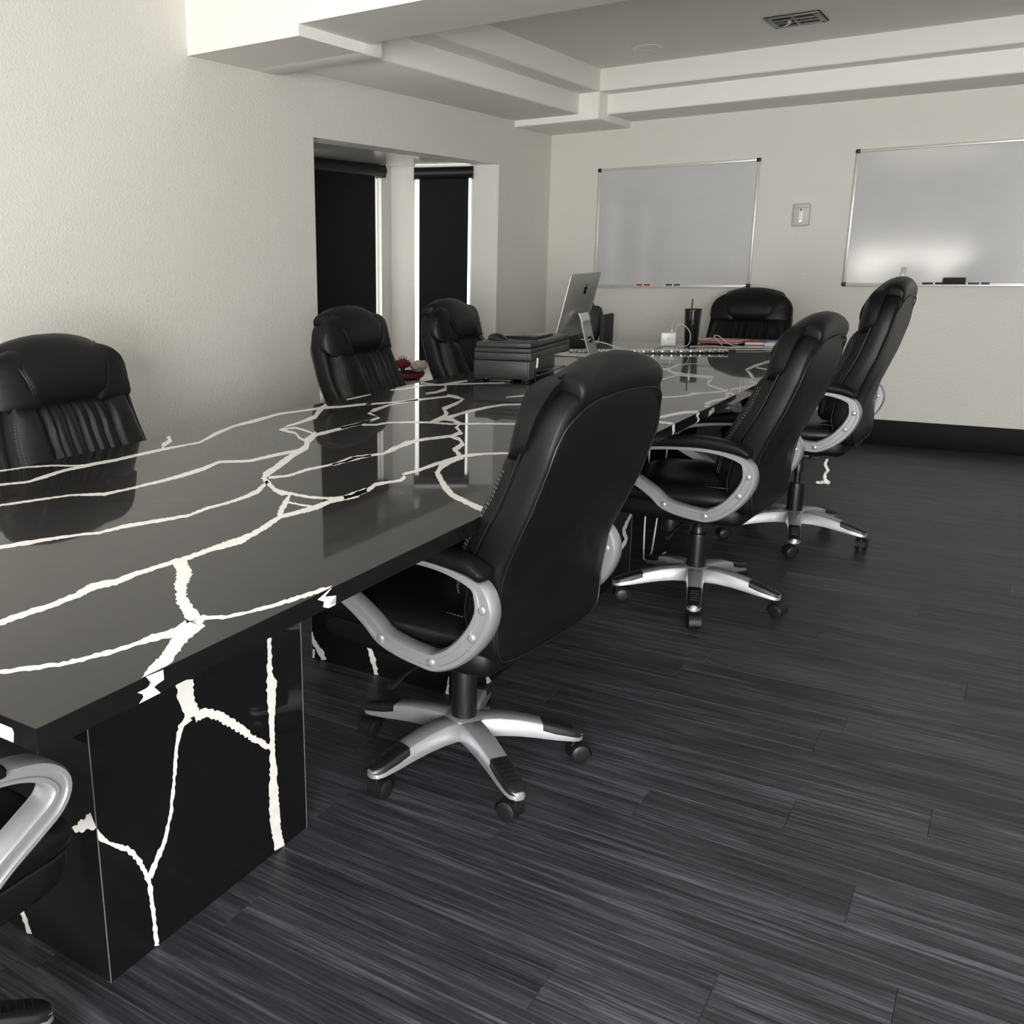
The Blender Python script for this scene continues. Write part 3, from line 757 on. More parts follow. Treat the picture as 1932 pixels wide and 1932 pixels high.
# seat
def seat_outline(ins):
    base = [(-.215, .19), (-.20, .225), (-.10, .248), (.05, .258), (.18, .258), (.25, .247), (.290, .210), (.303, .11), (.305, 0)]
    h = catmull([(a, b, 0) for a, b in base], 3)
    h = [(p.x, p.y) for p in h]
    pts = h+[(a, -b) for a, b in h[::-1] if b > 1e-4]
    c = (.03, 0)
    return [(c[0]+(a-c[0])*(1-ins/.27), b*(1-ins/.26)) for a, b in pts]
def seat_layer(name, levels, m):
    bm = bmesh.new(); loft(bm, [[(a, b, z-.02*max(0, (a-.17)/.11)**2*drop) for a, b in seat_outline(ins)] for ins, z, drop in levels])
    return part(name, bm, m, 50)
seat_layer('seat_base', [(.06, .372, 0), (.02, .374, 0), (.004, .384, 0), (0, .40, .2), (0, .432, .4), (.005, .440, .5)], M['leather'])
seat_layer('seat_cushion', [(.004, .438, .5), (-.006, .448, .5), (-.010, .465, .7), (-.004, .485, 1), (.018, .500, 1), (.05, .508, 1), (.10, .511, .8), (.16, .508, .5), (.22, .502, .2)], M['leather2'])
bm = bmesh.new(); tube(bm, [(a, b, .439-.01*max(0, (a-.17)/.11)**2) for a, b in seat_outline(-.002)], .004, 6, closed=True)
part('seat_piping', bm, M['mesh'])
bm = bmesh.new()
for sgn in (-1, 1):
    for off in (.195, .203):
        for j in range(36):
            s = -.17+.36*j/36
            tube(bm, [(s, off*sgn, .5105-.004), (s+.006, off*sgn, .5105-.004)], .0011, 4)
tag(part('seat_stitching', bm, M['stitch']), kind='stuff')
# mechanism, lever, column
bm = bmesh.new(); box(bm, (-.11, -.09, .345), (.13, .09, .374), .008); box(bm, (-.05, -.05, .318), (.05, .05, .35), .01); part('tilt_mechanism', bm, M['plastic'])
bm = bmesh.new(); lathe(bm, [(.03, .27), (.032, .275), (.032, .325), (.03, .33)], 16, (.11, 0, 0)); part('tension_knob', bm, M['plastic'])
bm = bmesh.new(); tube(bm, [(.0, .05, .345), (.01, .16, .345), (.012, .24, .335), (.01, .30, .325)], [.005, .005, .005, .009], 8); part('lift_lever', bm, M['plastic'])
bm = bmesh.new(); tube(bm, catmull([(-.02, -.04, .335), (-.06, -.03, .326), (-.07, .01, .322), (-.04, .05, .325)], 5), .004, 6); box(bm, (.02, .03, .325), (.06, .045, .345), .002); part('brass_bracket', bm, M['brass'])
bm = bmesh.new(); lathe(bm, [(.0335, .128), (.034, .135), (.0335, .26), (.032, .272), (.024, .274)], 28); part('column_cover', bm, M['column'], lift=False)
bm = bmesh.new(); lathe(bm, [(.0215, .25), (.0215, .30), (.018, .305)], 24); lathe(bm, [(.014, .18), (.014, .352)], 20); part('gas_lift', bm, M['column'])
# arms
ARM = [(-.222, .632, .012), (-.16, .650, .009), (-.09, .6565, .008), (0, .655, .0085), (.08, .648, .010), (.15, .637, .0135), (.20, .618, .017), (.226, .588, .0185), (.214, .560, .018), (.175, .538, .018), (.12, .511, .018), (.07, .480, .0195), (.03, .449, .021), (-.02, .434, .022), (-.08, .426, .022), (-.125, .427, .023), (-.18, .459, .025), (-.226, .512, .026), (-.249, .566, .0245), (-.243, .608, .02)]
LAT = .288
for sgn in (1, -1):
    cl = catmull(ARM, 5, closed=True)
    n = len(cl); secs = []
    for i in range(n):
        t = cl[(i+1) % n]-cl[i-1]; t = Vector((t.x, t.y)).normalized(); nn = Vector((-t.y, t.x))
        p = Vector((cl[i].x, cl[i].y)); h = cl[i].z; w = .0225
        frac = i/n
        sec = []
        for a, b in ((1, -.72), (1, .72), (.8, 1), (.42, 1), (.34, .86), (-.34, .86), (-.42, 1), (-.8, 1), (-1, .72), (-1, -.72), (-.8, -1), (.8, -1)):
            q = p+nn*(h*a); sec.append((q.x, sgn*(LAT+w*b), q.y))
        secs.append(sec)
    bm = bmesh.new()
    vr = [[bm.verts.new(q) for q in s] for s in secs]; vr.append(vr[0])
    for a, b in zip(vr, vr[1:]):
        for i in range(12):
            j = (i+1) % 12; bm.faces.new((a[i], a[j], b[j], b[i]))
    arm = part('armrest', bm, M['silver'], 40)
    UPSUB = []
    pad_pts = catmull([(-.246, .652, .006), (-.238, .654, .015), (-.20, .668, .019), (-.10, .679, .0215), (0, .676, .021), (.08, .666, .018), (.125, .655, .013), (.14, .650, .005)], 4)
    bm = bmesh.new(); rings = []
    for i, p in enumerate(pad_pts):
        wv = .031 if 2 < i < len(pad_pts)-3 else (.022 if 0 < i < len(pad_pts)-1 else .010)
        rings.append([(p.x, sgn*(LAT+wv*math.copysign(abs(math.cos(a))**.6, math.cos(a))), p.y+p.z*math.copysign(abs(math.sin(a))**.7, math.sin(a))) for a in [2*math.pi*k/16 for k in range(16)]])
    loft(bm, rings); obj('arm_pad', bm, M['leather'], arm, 60)
    for s, z in ((.03, .447), (-.115, .425), (-.222, .511), (-.248, .580)):
        bm = bmesh.new()
        for side in (1,):
            rg = []
            for r_, d in ((.0108, .0), (.0105, .002), (.008, .0042), (.0035, .0052)):
                rg.append([(s+r_*math.cos(a), sgn*LAT+side*(.0193+d), z+r_*math.sin(a)) for a in [2*math.pi*k/12 for k in range(12)]])
            loft(bm, rg)
        obj('rivet', bm, M['silver'], arm, 50)
    bm = bmesh.new(); box(bm, (-.13, min(sgn*.225, sgn*.275), .405), (.03, max(sgn*.225, sgn*.275), .435), .004)
    obj('arm_bracket', bm, M['plastic'], arm)
# five-star base
LEG = [(.020, .128, .030, .050, .034), (.05, .141, .029, .050, .034), (.09, .141, .0275, .049, .031), (.14, .135, .026, .046, .029), (.19, .124, .025, .042, .027), (.24, .109, .0245, .035, .0265), (.285, .095, .024, .026, .0255), (.302, .090, .020, .023, .021), (.313, .087, .010, .020, .011)]
def leg_rings(tab, dz=0.0, dw=0.0, hfac=1.0):
    rg = []
    for r_, zt, wt, h, wb in tab:
        wt += dw; zt += dz; h *= hfac
        rg.append([(r_, -wb, zt-h), (r_, -wt, zt-.004), (r_, -wt+.004, zt), (r_, wt-.004, zt), (r_, wt, zt-.004), (r_, wb, zt-h), (r_, wb-.004, zt-h-.002), (r_, -wb+.004, zt-h-.002)])
    return rg
bm = bmesh.new(); loft(bm, leg_rings(LEG)); leg0 = part('base_leg', bm, M['silver'], 50, False)
bm = bmesh.new()
CAP = [(.205, .1205, .0245, .020, .0262), (.24, .1105, .0245, .021, .0268), (.285, .0965, .0238, .0165, .0258), (.302, .0915, .019, .0155, .0215), (.3125, .088, .009, .012, .011)]
loft(bm, leg_rings(CAP, .0015, .0006))
for k in range(5):
    r_ = .232+.013*k; z = lerp_tab([(a, b) for a, b, *_ in CAP], r_)+.0022
    tube(bm, [(r_, y, z+.0010-abs(y)*.05) for y in (-.0135, -.007, 0, .007, .0135)], .0017, 4)
obj('leg_cap', bm, M['plastic'], leg0, 45)
bm = bmesh.new(); lathe(bm, [(.044, .098), (.048, .104), (.047, .139), (.040, .1425), (.033, .143)], 30); part('base_hub', bm, M['silver'], lift=False)
# caster: built round its own stem, trailing in -x
bm = bmesh.new(); lathe(bm, [(.0055, .045), (.0055, .072)], 10); box(bm, (-.030, -.006, .022), (.008, .006, .050), .004)
rg = []
for k in range(9):
    a = R(-10+k*25); rg.append([(-.016+(.0285+d)*math.cos(a), y, .0255+(.0285+d)*math.sin(a)) for y, d in ((-.021, 0), (.021, 0), (.021, .0018), (-.021, .0018))])
loft(bm, rg)
cas0 = part('caster', bm, M['plastic'], 40, False)
for y in (-.0145, .0145):
    bm = bmesh.new()
    prof = [(.010, -.0095), (.020, -.0085), (.0245, -.006), (.0255, -.003), (.0255, .003), (.0245, .006), (.020, .0085), (.010, .0095)]
    loft(bm, [[(-.016+r_*math.cos(a), y+d, .0257+r_*math.sin(a)) for a in [2*math.pi*k/20 for k in range(20)]] for r_, d in prof])
    obj('wheel', bm, M['caster'], cas0, 40)
index_kids()
for k in range(1, 5):
    copy_obj(leg0, chair); copy_obj(cas0, chair)
index_kids()

BACK = ('backrest_shell', 'lumbar_cushion', 'headrest', 'headrest_wing', 'headrest_piping')
def pose(c, x, y, deg, dz, base, seed, tilt=0.0):
    rnd = random.Random(seed)
    c.location = (x, y, 0); c.rotation_euler = (0, 0, R(deg))
    il = ic = 0
    for k in c.children:
        n = k.name.split('.')[0]
        if n == 'base_leg':
            k.rotation_euler = (0, 0, R(base-deg+72*il)); il += 1
        elif n == 'caster':
            a = R(base-deg+72*ic); k.location = (.292*math.cos(a), .292*math.sin(a), 0); k.rotation_euler = (0, 0, R(rnd.uniform(0, 360))); ic += 1
        elif n not in ('base_hub', 'column_cover'):
            k.location = (0, 0, dz)
            if n in BACK and tilt:
                a = R(tilt); px, pz = -.20, .45
                k.rotation_euler = (0, a, 0)
                k.location = (px-(px*math.cos(a)+pz*math.sin(a)), 0, dz+pz-(-px*math.sin(a)+pz*math.cos(a)))
CH = [
 (-1.086, 2.070, 173.9, 0.000, 35, 1, 'black leather office chair nearest and largest in view, its back turned to us'),
 (-0.928, 3.651, 176.5, -.003, -3, 2, 'black leather office chair second in the row on the open floor side'),
 (-0.779, 4.714, 178.2, 0.073, -6, 3, 'black leather office chair raised highest, farthest on the open floor side'),
 (-2.16, 1.93, -5, -.01, 20, 4, 'black leather office chair facing us by the long wall, nearest of the three there'),
 (-2.25, 3.73, -1, -.015, 40, 5, 'black leather office chair in front of the wide window blind'),
 (-2.16, 4.55, 2, -.015, 10, 6, 'black leather office chair in front of the narrow window blind, beside the printer'),
 (-1.53, 6.63, -89, -.045, 15, 7, 'black leather office chair at the far head of the table under the left whiteboard'),
 (-1.36, 0.55, 90, 0.0, 62, 8, 'black office chair cut off by the picture edge at the near table head'),
]
chairs = []
for i, (x, y, d, dz, b, s, lab) in enumerate(CH):
    c = chair if i == 0 else copy_obj(chair)
    if i: c.animation_data_clear()
    chairs.append(c)
bpy.context.view_layer.update()
for c, (x, y, d, dz, b, s, lab) in zip(chairs, CH):
    tag(c, lab, 'office chair', 'matching black office chairs around the table')
    pose(c, x, y, d, dz, b, s, 4.0 if s == 3 else 0.0)

# ---------------------------------------------------------------- whiteboards and what lies on their ledges
def whiteboard(label, x0, x1, z0, z1):
    t = thing('whiteboard', label, 'whiteboard', ((x0+x1)/2, YK, z0), 0, 'whiteboards on the back wall')
    cx = (x0+x1)/2
    P = lambda lo, hi: ((lo[0]-cx, lo[1]-YK, lo[2]-z0), (hi[0]-cx, hi[1]-YK, hi[2]-z0))
    bm = bmesh.new(); box(bm, *P((x0+.012, YK-.012, z0+.012), (x1-.012, YK-.001, z1-.012))); obj('board_panel', bm, M['board'], t)
    w = .018; d = .019
    for lo, hi in (((x0, YK-d, z1-w), (x1, YK, z1)), ((x0, YK-d, z0), (x1, YK, z0+w)), ((x0, YK-d, z0+w), (x0+w, YK, z1-w)), ((x1-w, YK-d, z0+w), (x1, YK, z1-w))):
        bm = bmesh.new(); box(bm, *P(lo, hi), .003); obj('frame_rail', bm, M['frame'], t)
    for x in (x0, x1):
        for z in (z0, z1):
            a, b = (x-.003, x+.024) if x == x0 else (x-.024, x+.003)
            c_, e_ = (z-.003, z+.024) if z == z0 else (z-.024, z+.003)
            bm = bmesh.new(); box(bm, *P((a, YK-d-.003, c_), (b, YK, e_)), .005, 3); obj('corner_cap', bm, M['plastic'], t)
    bm = bmesh.new(); box(bm, *P((x0+.03, YK-.052, z0-.002), (x1-.03, YK-.017, z0+.004)), .0015); box(bm, *P((x0+.03, YK-.055, z0-.002), (x1-.03, YK-.050, z0+.010)), .0015)
    obj('pen_ledge', bm, M['frame'], t)
    return t
whiteboard('smaller left whiteboard on the back wall, above the end chair', -2.819, -1.667, 1.048, 1.9145)
whiteboard('larger right whiteboard on the back wall, running out of the frame', -1.0755, .66, 1.058, 1.925)
def marker(x, z, cap, lab, L=.118, capright=True, body=None):
    t = thing('marker', lab, 'marker', (x, YK-.036, z+.0115), 0, 'pens on the whiteboard ledges')
    s = 1 if capright else -1
    m_ = Matrix.Rotation(R(90), 4, 'Y')
    def cyl(name, a, b, r, m):
        bm = bmesh.new(); prof = [(r*.85, a), (r, a+.002), (r, b-.002), (r*.85, b)]
        loft(bm, [[(s*zz, rr*math.cos(q), rr*math.sin(q)) for q in [2*math.pi*k/14 for k in range(14)]] for rr, zz in prof]); obj(name, bm, m, t)
    cyl('barrel', -L/2, L/2-.042, .0078, body or M['pwhite']); cyl('cap', L/2-.042, L/2, .0086, cap)
    cyl('label_band', -L/2+.014, L/2-.052, .0080, cap)
    return t
marker(-2.41, 1.050, M['redp'], 'red whiteboard marker lying on the left board ledge', capright=False)
marker(-2.21, 1.050, M['green'], 'green whiteboard marker lying on the left board ledge')
marker(-.555, 1.060, M['plastic'], 'black and white marker left of the eraser on the right board', .13)
marker(-.305, 1.060, M['bluep'], 'blue whiteboard marker right of the dark eraser', .13)
e_ = thing('board_eraser', 'dark block eraser standing on the right whiteboard ledge', 'eraser', (-.43, YK-.0345, 1.0625))
bm = bmesh.new(); box(bm, (-.064, -.014, 0.0005), (.064, .014, .016), .003); obj('felt_pad', bm, M['felt'], e_)
bm = bmesh.new(); box(bm, (-.062, -.013, .016), (.062, .013, .048), .005); obj('handle', bm, M['felt'], e_)
b_ = thing('spray_bottle', 'small spray bottle with blue label on the right board ledge', 'bottle', (-.722, YK-.0345, 1.0625))
bm = bmesh.new(); lathe(bm, [(.012, 0), (.0142, .004), (.0142, .062), (.011, .075), (.009, .079)], 20); obj('bottle_body', bm, M['pwhite'], b_)
bm = bmesh.new(); lathe(bm, [(.0145, .010), (.0145, .056)], 20, cap=False); obj('bottle_label', bm, M['bluep'], b_)
bm = bmesh.new(); lathe(bm, [(.0115, .077), (.0115, .112), (.010, .115)], 18, (.004, 0, 0)); obj('bottle_cap', bm, M['pgrey'], b_)

# motion detector
t = thing('motion_detector', 'small off-white motion detector on the wall between the whiteboards', 'detector', (-1.372, YK, 1.455))
bm = bmesh.new(); box(bm, (-.056, -.030, 0), (.056, 0, .150), .014, 5); obj('housing', bm, M['pgrey'], t)
bm = bmesh.new(); box(bm, (-.050, -.036, .118), (.050, -.024, .146), .006, 3); obj('hood', bm, M['pgrey'], t)
bm = bmesh.new(); box(bm, (-.016, -.036, .022), (.014, -.026, .118), .004, 2); obj('lens_window', bm, M['pwhite'], t)
bm = bmesh.new(); box(bm, (-.006, -.038, .102), (.004, -.034, .114), .003, 2); obj('sensor_eye', bm, M['soil'], t)
bm = bmesh.new(); box(bm, (-.005, -.038, .028), (.004, -.035, .036), .001, 1); obj('indicator_light', bm, mat('led_glow', (1, 1, .85, 1), .4, emis=((1, 1, .8), 2.5)), t)

# ceiling vent and blanked ceiling light
vx, vy = -1.243, 6.066
t = thing('ceiling_vent', 'steel air vent with dark slots in the ceiling tray', 'vent', (vx, vy, Z3))
hw, hd = .134, .140
def vp(name, lo, hi, m, bev=.001): 
    bm = bmesh.new(); box(bm, lo, hi, bev); return obj(name, bm, m, t)
vp('duct_shade_plate', (-hw+.02, -hd+.02, -.003), (hw-.02, hd-.02, 0), M['void'], 0)  # near-black plate, shade of the duct put into its colour
for lo, hi in (((-hw, -hd, -.010), (hw, -hd+.021, 0)), ((-hw, hd-.021, -.010), (hw, hd, 0)), ((-hw, -hd+.021, -.010), (-hw+.030, hd-.021, 0)), ((hw-.030, -hd+.021, -.010), (hw, hd-.021, 0))): vp('vent_frame', lo, hi, M['vent'], .002)
vp('dark_outline', (-hw-.004, -hd-.004, -.0035), (hw+.004, hd+.004, -.0002), M['void'], 0)  # near-black plate, shows as a thin outline round the frame
vp('centre_bar', (-.007, -hd+.02, -.011), (.007, hd-.02, -.002), M['vent'])
for y in (-.040, .040): vp('cross_bar', (-hw+.03, y-.004, -.0095), (hw-.03, y+.004, -.003), M['vent'])
for sx in (-1, 1):
    for k in range(7): vp('fin', (sx*(.024+.0115*k)-.0014, -.034, -.009), (sx*(.024+.0115*k)+.0014, .034, -.003), M['vent'], 0)
for sx in (-1, 1):
    for sy in (-1, 1):
        bm = bmesh.new(); lathe(bm, [(.0055, -.0125), (.0065, -.010), (.0065, -.008)], 12, (sx*(hw-.015), sy*(hd-.016), 0)); obj('screw', bm, M['soil'], t)
bm = bmesh.new()
pth = catmull([(-.030, -.02, -.008), (-.026, -.03, -.022), (-.034, -.045, -.034), (-.048, -.05, -.040)], 4)
loft(bm, [[p+Vector((a, b, 0)) for a, b in ((-.008, -.001), (.008, -.001), (.008, .001), (-.008, .001))] for p in pth]); obj('paper_streamer', bm, M['paper'], t)
t = thing('ceiling_light', 'round white recessed ceiling light, switched off', 'ceiling light', (-2.115, 6.27, Z3))
bm = bmesh.new(); lathe(bm, [(.062, -.002), (.066, -.006), (.080, -.007), (.088, -.004), (.089, 0)], 36, cap=False); obj('trim_ring', bm, M['white'], t)
bm = bmesh.new(); lathe(bm, [(.064, -.003), (.03, -.0045), (.002, -.005)], 36); obj('lens', bm, M['ceil'], t)

# ---------------------------------------------------------------- on the table
# all-in-one computer
t = thing('desktop_computer', 'slim silver all-in-one computer seen from behind on the table', 'computer', (-2.088, 5.13, TZ), R(4.5))
mt = Matrix.Translation((0.02, 0, .105)) @ Matrix.Rotation(R(13), 4, 'Y')       # panel frame: z up the panel, x out of its back
SW, SH = .265, .345
bm = bmesh.new(); rings = []
rect = lambda w, h0, h1, x, c=.012: [mt @ Vector((x, a, b)) for a, b in ((-w+c, h0), (w-c, h0), (w, h0+c), (w, h1-c), (w-c, h1), (-w+c, h1), (-w, h1-c), (-w, h0+c))]
loft(bm, [rect(SW, 0, SH, -.004), rect(SW, 0, SH, .002), rect(SW-.03, .03, SH-.03, .010), rect(SW-.12, .12, SH-.12, .015)])
obj('back_shell', bm, M['alu_dark'], t, 50)
bm = bmesh.new(); loft(bm, [rect(SW-.002, .06, SH-.002, -.0065), rect(SW-.002, .06, SH-.002, -.0042)]); obj('screen', bm, M['gloss'], t)
bm = bmesh.new(); loft(bm, [rect(SW+.0006, -.0006, SH+.0006, -.0035), rect(SW+.0006, -.0006, SH+.0006, .001)]); obj('lit_edge_band', bm, mat('edge_light_paint', hexcol(236, 232, 222), .25, metal=.3), t)  # pale colour paints in the window light caught along the panel edge
# fruit emblem with a bite and a leaf
def emblem(sz, mtx, parent, m):
    pts = [(0, .80), (.22, .92), (.48, .90), (.70, .74), (.56, .60), (.50, .42), (.56, .22), (.74, .08), (.62, -.22), (.42, -.46), (.26, -.50), (0, -.42), (-.26, -.50), (-.46, -.44), (-.68, -.10), (-.76, .30), (-.66, .68), (-.44, .88), (-.20, .90)]
    Q = [(p.x*sz, p.y*sz) for p in catmull([(a, b, 0) for a, b in pts], 3, True)]
    bm = bmesh.new(); prism(bm, Q, -.002, .0008, mtx)
    lf = [(.0, .98), (.03, 1.2), (.28, 1.42), (.26, 1.18)]
    prism(bm, [(a*sz, b*sz) for a, b in lf], -.002, .0008, mtx)
    return tag(obj('emblem', bm, m, parent, 50), kind='stuff')
me_ = mt @ Matrix(((0, 0, 1, .0160), (1, 0, 0, 0), (0, 1, 0, .250), (0, 0, 0, 1)))
emblem(.029, me_, t, M['gloss'])
bm = bmesh.new(); prof = catmull([(.085, .232), (.100, .200), (.108, .16), (.130, .08), (.150, .02), (.156, .004)], 4)
vr = []
for p in prof: vr.append([(p.x-.004, -.075, p.y), (p.x+.004, -.075, p.y), (p.x+.004, .075, p.y), (p.x-.004, .075, p.y)])
loft(bm, [[Vector(q) for q in r_] for r_ in vr]); box(bm, (-.05, -.075, 0), (.160, .075, .007), .003)
obj('stand', bm, M['alu'], t)
bm = bmesh.new(); mm = Matrix.Translation((.134, 0, .09)) @ Matrix.Rotation(R(-104), 4, 'Y'); lathe(bm, [(.016, -.007), (.018, -.0065), (.018, .0065), (.016, .007)], 20); bmesh.ops.transform(bm, matrix=mm, verts=bm.verts); obj('cable_hole', bm, M['gloss'], t)

# printer
PR = thing('printer', 'boxy charcoal inkjet printer on the table beside the computer', 'printer', (-1.90, 3.935, TZ), R(5))
W_, D_p = .132, .56
def pb(name, lo, hi, m, bev=.006, seg=3):
    bm = bmesh.new(); box(bm, lo, hi, bev, seg); return obj(name, bm, m, PR)
pb('lower_body', (-W_, 0, .010), (W_-.004, .07, .092), M['printer'], .004)
pb('front_panel', (-W_-.001, -.0035, .020), (W_-.012, .05, .0915), M['printer'], .003)
pb('rear_body', (-W_, .06, .010), (W_-.07, D_p, .092), M['printer'], .006)
pb('upper_body', (-W_, 0, .0935), (W_, D_p, .127), M['printer'], .0022)
pb('upper_panel', (-W_+.001, -.003, .0955), (W_-.012, .05, .126), M['printer'], .002)
pb('control_band', (-W_, 0, .1285), (W_, D_p, .1455), M['printer'], .002)
pb('scanner_lid', (-W_+.003, .003, .147), (W_-.002, D_p-.01, .172), M['printer'], .006, 3)
pb('inner_core', (-W_+.006, .006, .012), (W_-.075, D_p-.006, .15), M['void'], 0)
pb('output_tray', (W_-.07, .08, .018), (W_+.01, D_p-.08, .026), M['gloss'], .002)
pb('paper_tray_lip', (-.052, -.018, .0), (.048, .02, .010), M['printer'], .003)
for x, y in ((-.11, .03), (.10, .03), (-.11, .5), (.04, .5)): pb('foot', (x-.015, y-.015, 0), (x+.015, y+.015, .012), M['plastic'], .003)
pb('power_label', (W_+.0005, D_p-.07, .075), (W_+.0015, D_p-.05, .087), M['pgrey'], 0)
# corded mouse and papers on the printer
t = thing('computer_mouse', 'glossy black corded mouse resting on top of the printer', 'mouse', (-1.985, 4.06, TZ+.1735), R(-12))
bm = bmesh.new(); rings = []
for k in range(9):
    u = -1+k/4; 
    w = .030*max(.05, 1-abs(u)**3)**.5; h = .028*max(.05, 1-abs(u+.1)**2.6)
    rings.append([(u*.054, w*math.cos(a), max(0, h*math.sin(a))) for a in [math.pi*k2/12 for k2 in range(13)]])
loft(bm, rings); obj('shell', bm, M['gloss'], t, 60)
bm = bmesh.new(); prism(bm, [(.05*math.cos(a), .027*math.sin(a)) for a in [2*math.pi*k/20 for k in range(20)]], 0, .004); obj('base', bm, M['plastic'], t)
bm = bmesh.new(); tube(bm, catmull([(.05, 0, .012), (.10, .005, .004), (.17, .01, .005), (.215, .0, .004), (.232, -.012, -.02), (.238, -.02, -.08), (.245, -.04, -.145), (.262, -.06, -.168), (.30, -.08, -.171)], 6), .0022, 6); obj('cord', bm, M['cable_b'], t)
bm = bmesh.new(); tube(bm, [(.237, -.018, -.070), (.240, -.022, -.088), (.243, -.030, -.112)], .0042, 8); obj('cord_clip', bm, M['pwhite'], t)
t = thing('document_tray', 'thin black folder lying on the printer under the mouse', 'folder', (-1.93, 4.16, TZ+.1725), R(4))
# printer folder sits behind the mouse
bm = bmesh.new(); box(bm, (-.085, -.03, 0), (.10, .20, .006), .002); obj('cover', bm, M['plastic'], t)
bm = bmesh.new(); box(bm, (-.080, -.026, .006), (.10, .19, .012), .002); obj('sleeve', bm, M['gloss'], t)

# embossed bar
ang = math.atan2(5.559-5.214, -1.329+2.1); Lb = .845
t = thing('metal_bar', 'long flat silver bar with embossed diamond pattern lying across the table', 'bar', (-2.10, 5.214, TZ), ang)
bm = bmesh.new(); box(bm, (0, .0, 0), (Lb, .055, .006), .001); obj('base_strip', bm, M['gloss'], t)
bm = bmesh.new(); box(bm, (0, .001, .006), (Lb, .054, .0185), .0008); obj('bar_body', bm, mat('satin_silver', (.45, .45, .45, 1), .3, metal=.7), t)
bm = bmesh.new(); n = 34
for i in range(n):
    x = Lb*(i+.5)/n; h = Lb/n/2*.94
    for (y, nx) in ((.001, -1),):
        vs = [bm.verts.new((x-h, y, .0063)), bm.verts.new((x+h, y, .0063)), bm.verts.new((x+h, y, .0182)), bm.verts.new((x-h, y, .0182)), bm.verts.new((x+(h*.5 if i % 2 else -h*.5), y-.011, .0110))]
        for a, b in ((0, 1), (1, 2), (2, 3), (3, 0)): bm.faces.new((vs[a], vs[b], vs[4]))
    for j in range(3):
        y0 = .002+j*.0172; 
        vs = [bm.verts.new((x-h, y0, .0185)), bm.verts.new((x+h, y0, .0185)), bm.verts.new((x+h, y0+.017, .0185)), bm.verts.new((x-h, y0+.017, .0185)), bm.verts.new((x, y0+.0085, .0225))]
        for a, b in ((0, 1), (1, 2), (2, 3), (3, 0)): bm.faces.new((vs[a], vs[b], vs[4]))
tag(obj('embossed_studs', bm, mat('bright_metal', (.96, .96, .95, 1), .10, metal=.9), t, 5), kind='stuff')

# charger, tumbler, laptop, notebooks
t = thing('power_adapter', 'square white power adapter with cable standing on the table', 'charger', (-1.750, 5.862, TZ), R(22))
bm = bmesh.new(); box(bm, (-.043, -.014, 0), (.043, .014, .080), .007, 4); obj('block', bm, M['pwhite'], t)
emblem(.0085, Matrix(((1, 0, 0, 0), (0, 0, -1, -.0141), (0, 1, 0, .040), (0, 0, 0, 1))), t, M['pgrey'])
bm = bmesh.new(); box(bm, (.014, -.004, .080), (.022, .004, .100), .002); obj('plug', bm, M['pwhite'], t)
bm = bmesh.new(); tube(bm, catmull([(.018, 0, .098), (.020, .01, .125), (.035, .02, .15), (.04, .03, .152)], 5), .0016, 6); tube(bm, catmull([(.036, .0, .085), (.046, -.004, .118), (.075, -.012, .128), (.112, -.03, .092), (.120, -.045, .045), (.108, -.055, .012), (.080, -.05, .0024), (.05, -.03, .0024)], 6), .0022, 6); tag(obj('cable', bm, M['cable_w'], t), kind='stuff')
t = thing('tumbler', 'tall black tumbler with straw beside the white power adapter', 'tumbler', (-1.640, 5.950, TZ))
bm = bmesh.new(); lathe(bm, [(.036, 0), (.0375, .004), (.0475, .196), (.0475, .206)], 32); obj('cup', bm, M['gloss'], t)
bm = bmesh.new(); lathe(bm, [(.0485, .204), (.0485, .212), (.045, .216), (.012, .216)], 32); obj('lid', bm, M['plastic'], t)
bm = bmesh.new(); tube(bm, [(-.012, 0, .10), (-.008, 0, .272)], .0042, 10); obj('straw', bm, M['cable_b'], t)
t = thing('laptop', 'closed rose gold laptop lying flat before the end chair', 'laptop', (-1.49, 6.13, TZ), R(-8))
bm = bmesh.new(); box(bm, (-.150, -.075, .006), (.105, .115, .0165), .004, 3); obj('base_case', bm, M['rose'], t)
bm = bmesh.new(); box(bm, (-.150, -.076, .0172), (.105, .115, .0245), .0035, 3); obj('screen_lid', bm, M['rose'], t)
for x in (-.12, .08):
    bm = bmesh.new(); lathe(bm, [(.008, 0), (.008, .007)], 10, (x, -.05, 0)); obj('foot', bm, M['plastic'], t)
    bm = bmesh.new(); lathe(bm, [(.008, 0), (.008, .007)], 10, (x, .09, 0)); obj('foot', bm, M['plastic'], t)
t = thing('notebook', 'dark red notebook lying between the laptop and white papers', 'notebook', (-1.325, 6.165, TZ), R(6))
bm = bmesh.new(); box(bm, (-.05, -.06, 0), (.06, .10, .016), .002); obj('pages', bm, M['paper'], t)
bm = bmesh.new(); box(bm, (-.052, -.063, .016), (.062, .103, .021), .002); obj('cover', bm, M['red'], t)
t = thing('paper_pad', 'white paper pad at the right of the red notebook', 'paper pad', (-1.19, 6.11, TZ), R(12))
bm = bmesh.new(); box(bm, (-.07, -.04, 0), (.085, .12, .014), .001); obj('sheets', bm, M['paper'], t)
bm = bmesh.new(); box(bm, (-.071, -.041, .014), (.086, .121, .0165), .001); obj('cover_sheet', bm, M['pwhite'], t)
bm = bmesh.new(); tube(bm, [(0, 0, 0), (.01, 0, 0), (.13, 0, 0), (.142, 0, 0)], [.0015, .0042, .0042, .003], 10)
o = obj('pen', bm, M['bluep']); o.location = (-1.30, 6.14, TZ+.0255); o.rotation_euler = (0, 0, R(14)); tag(o, 'blue pen lying on the red notebook and white pad', 'pen')
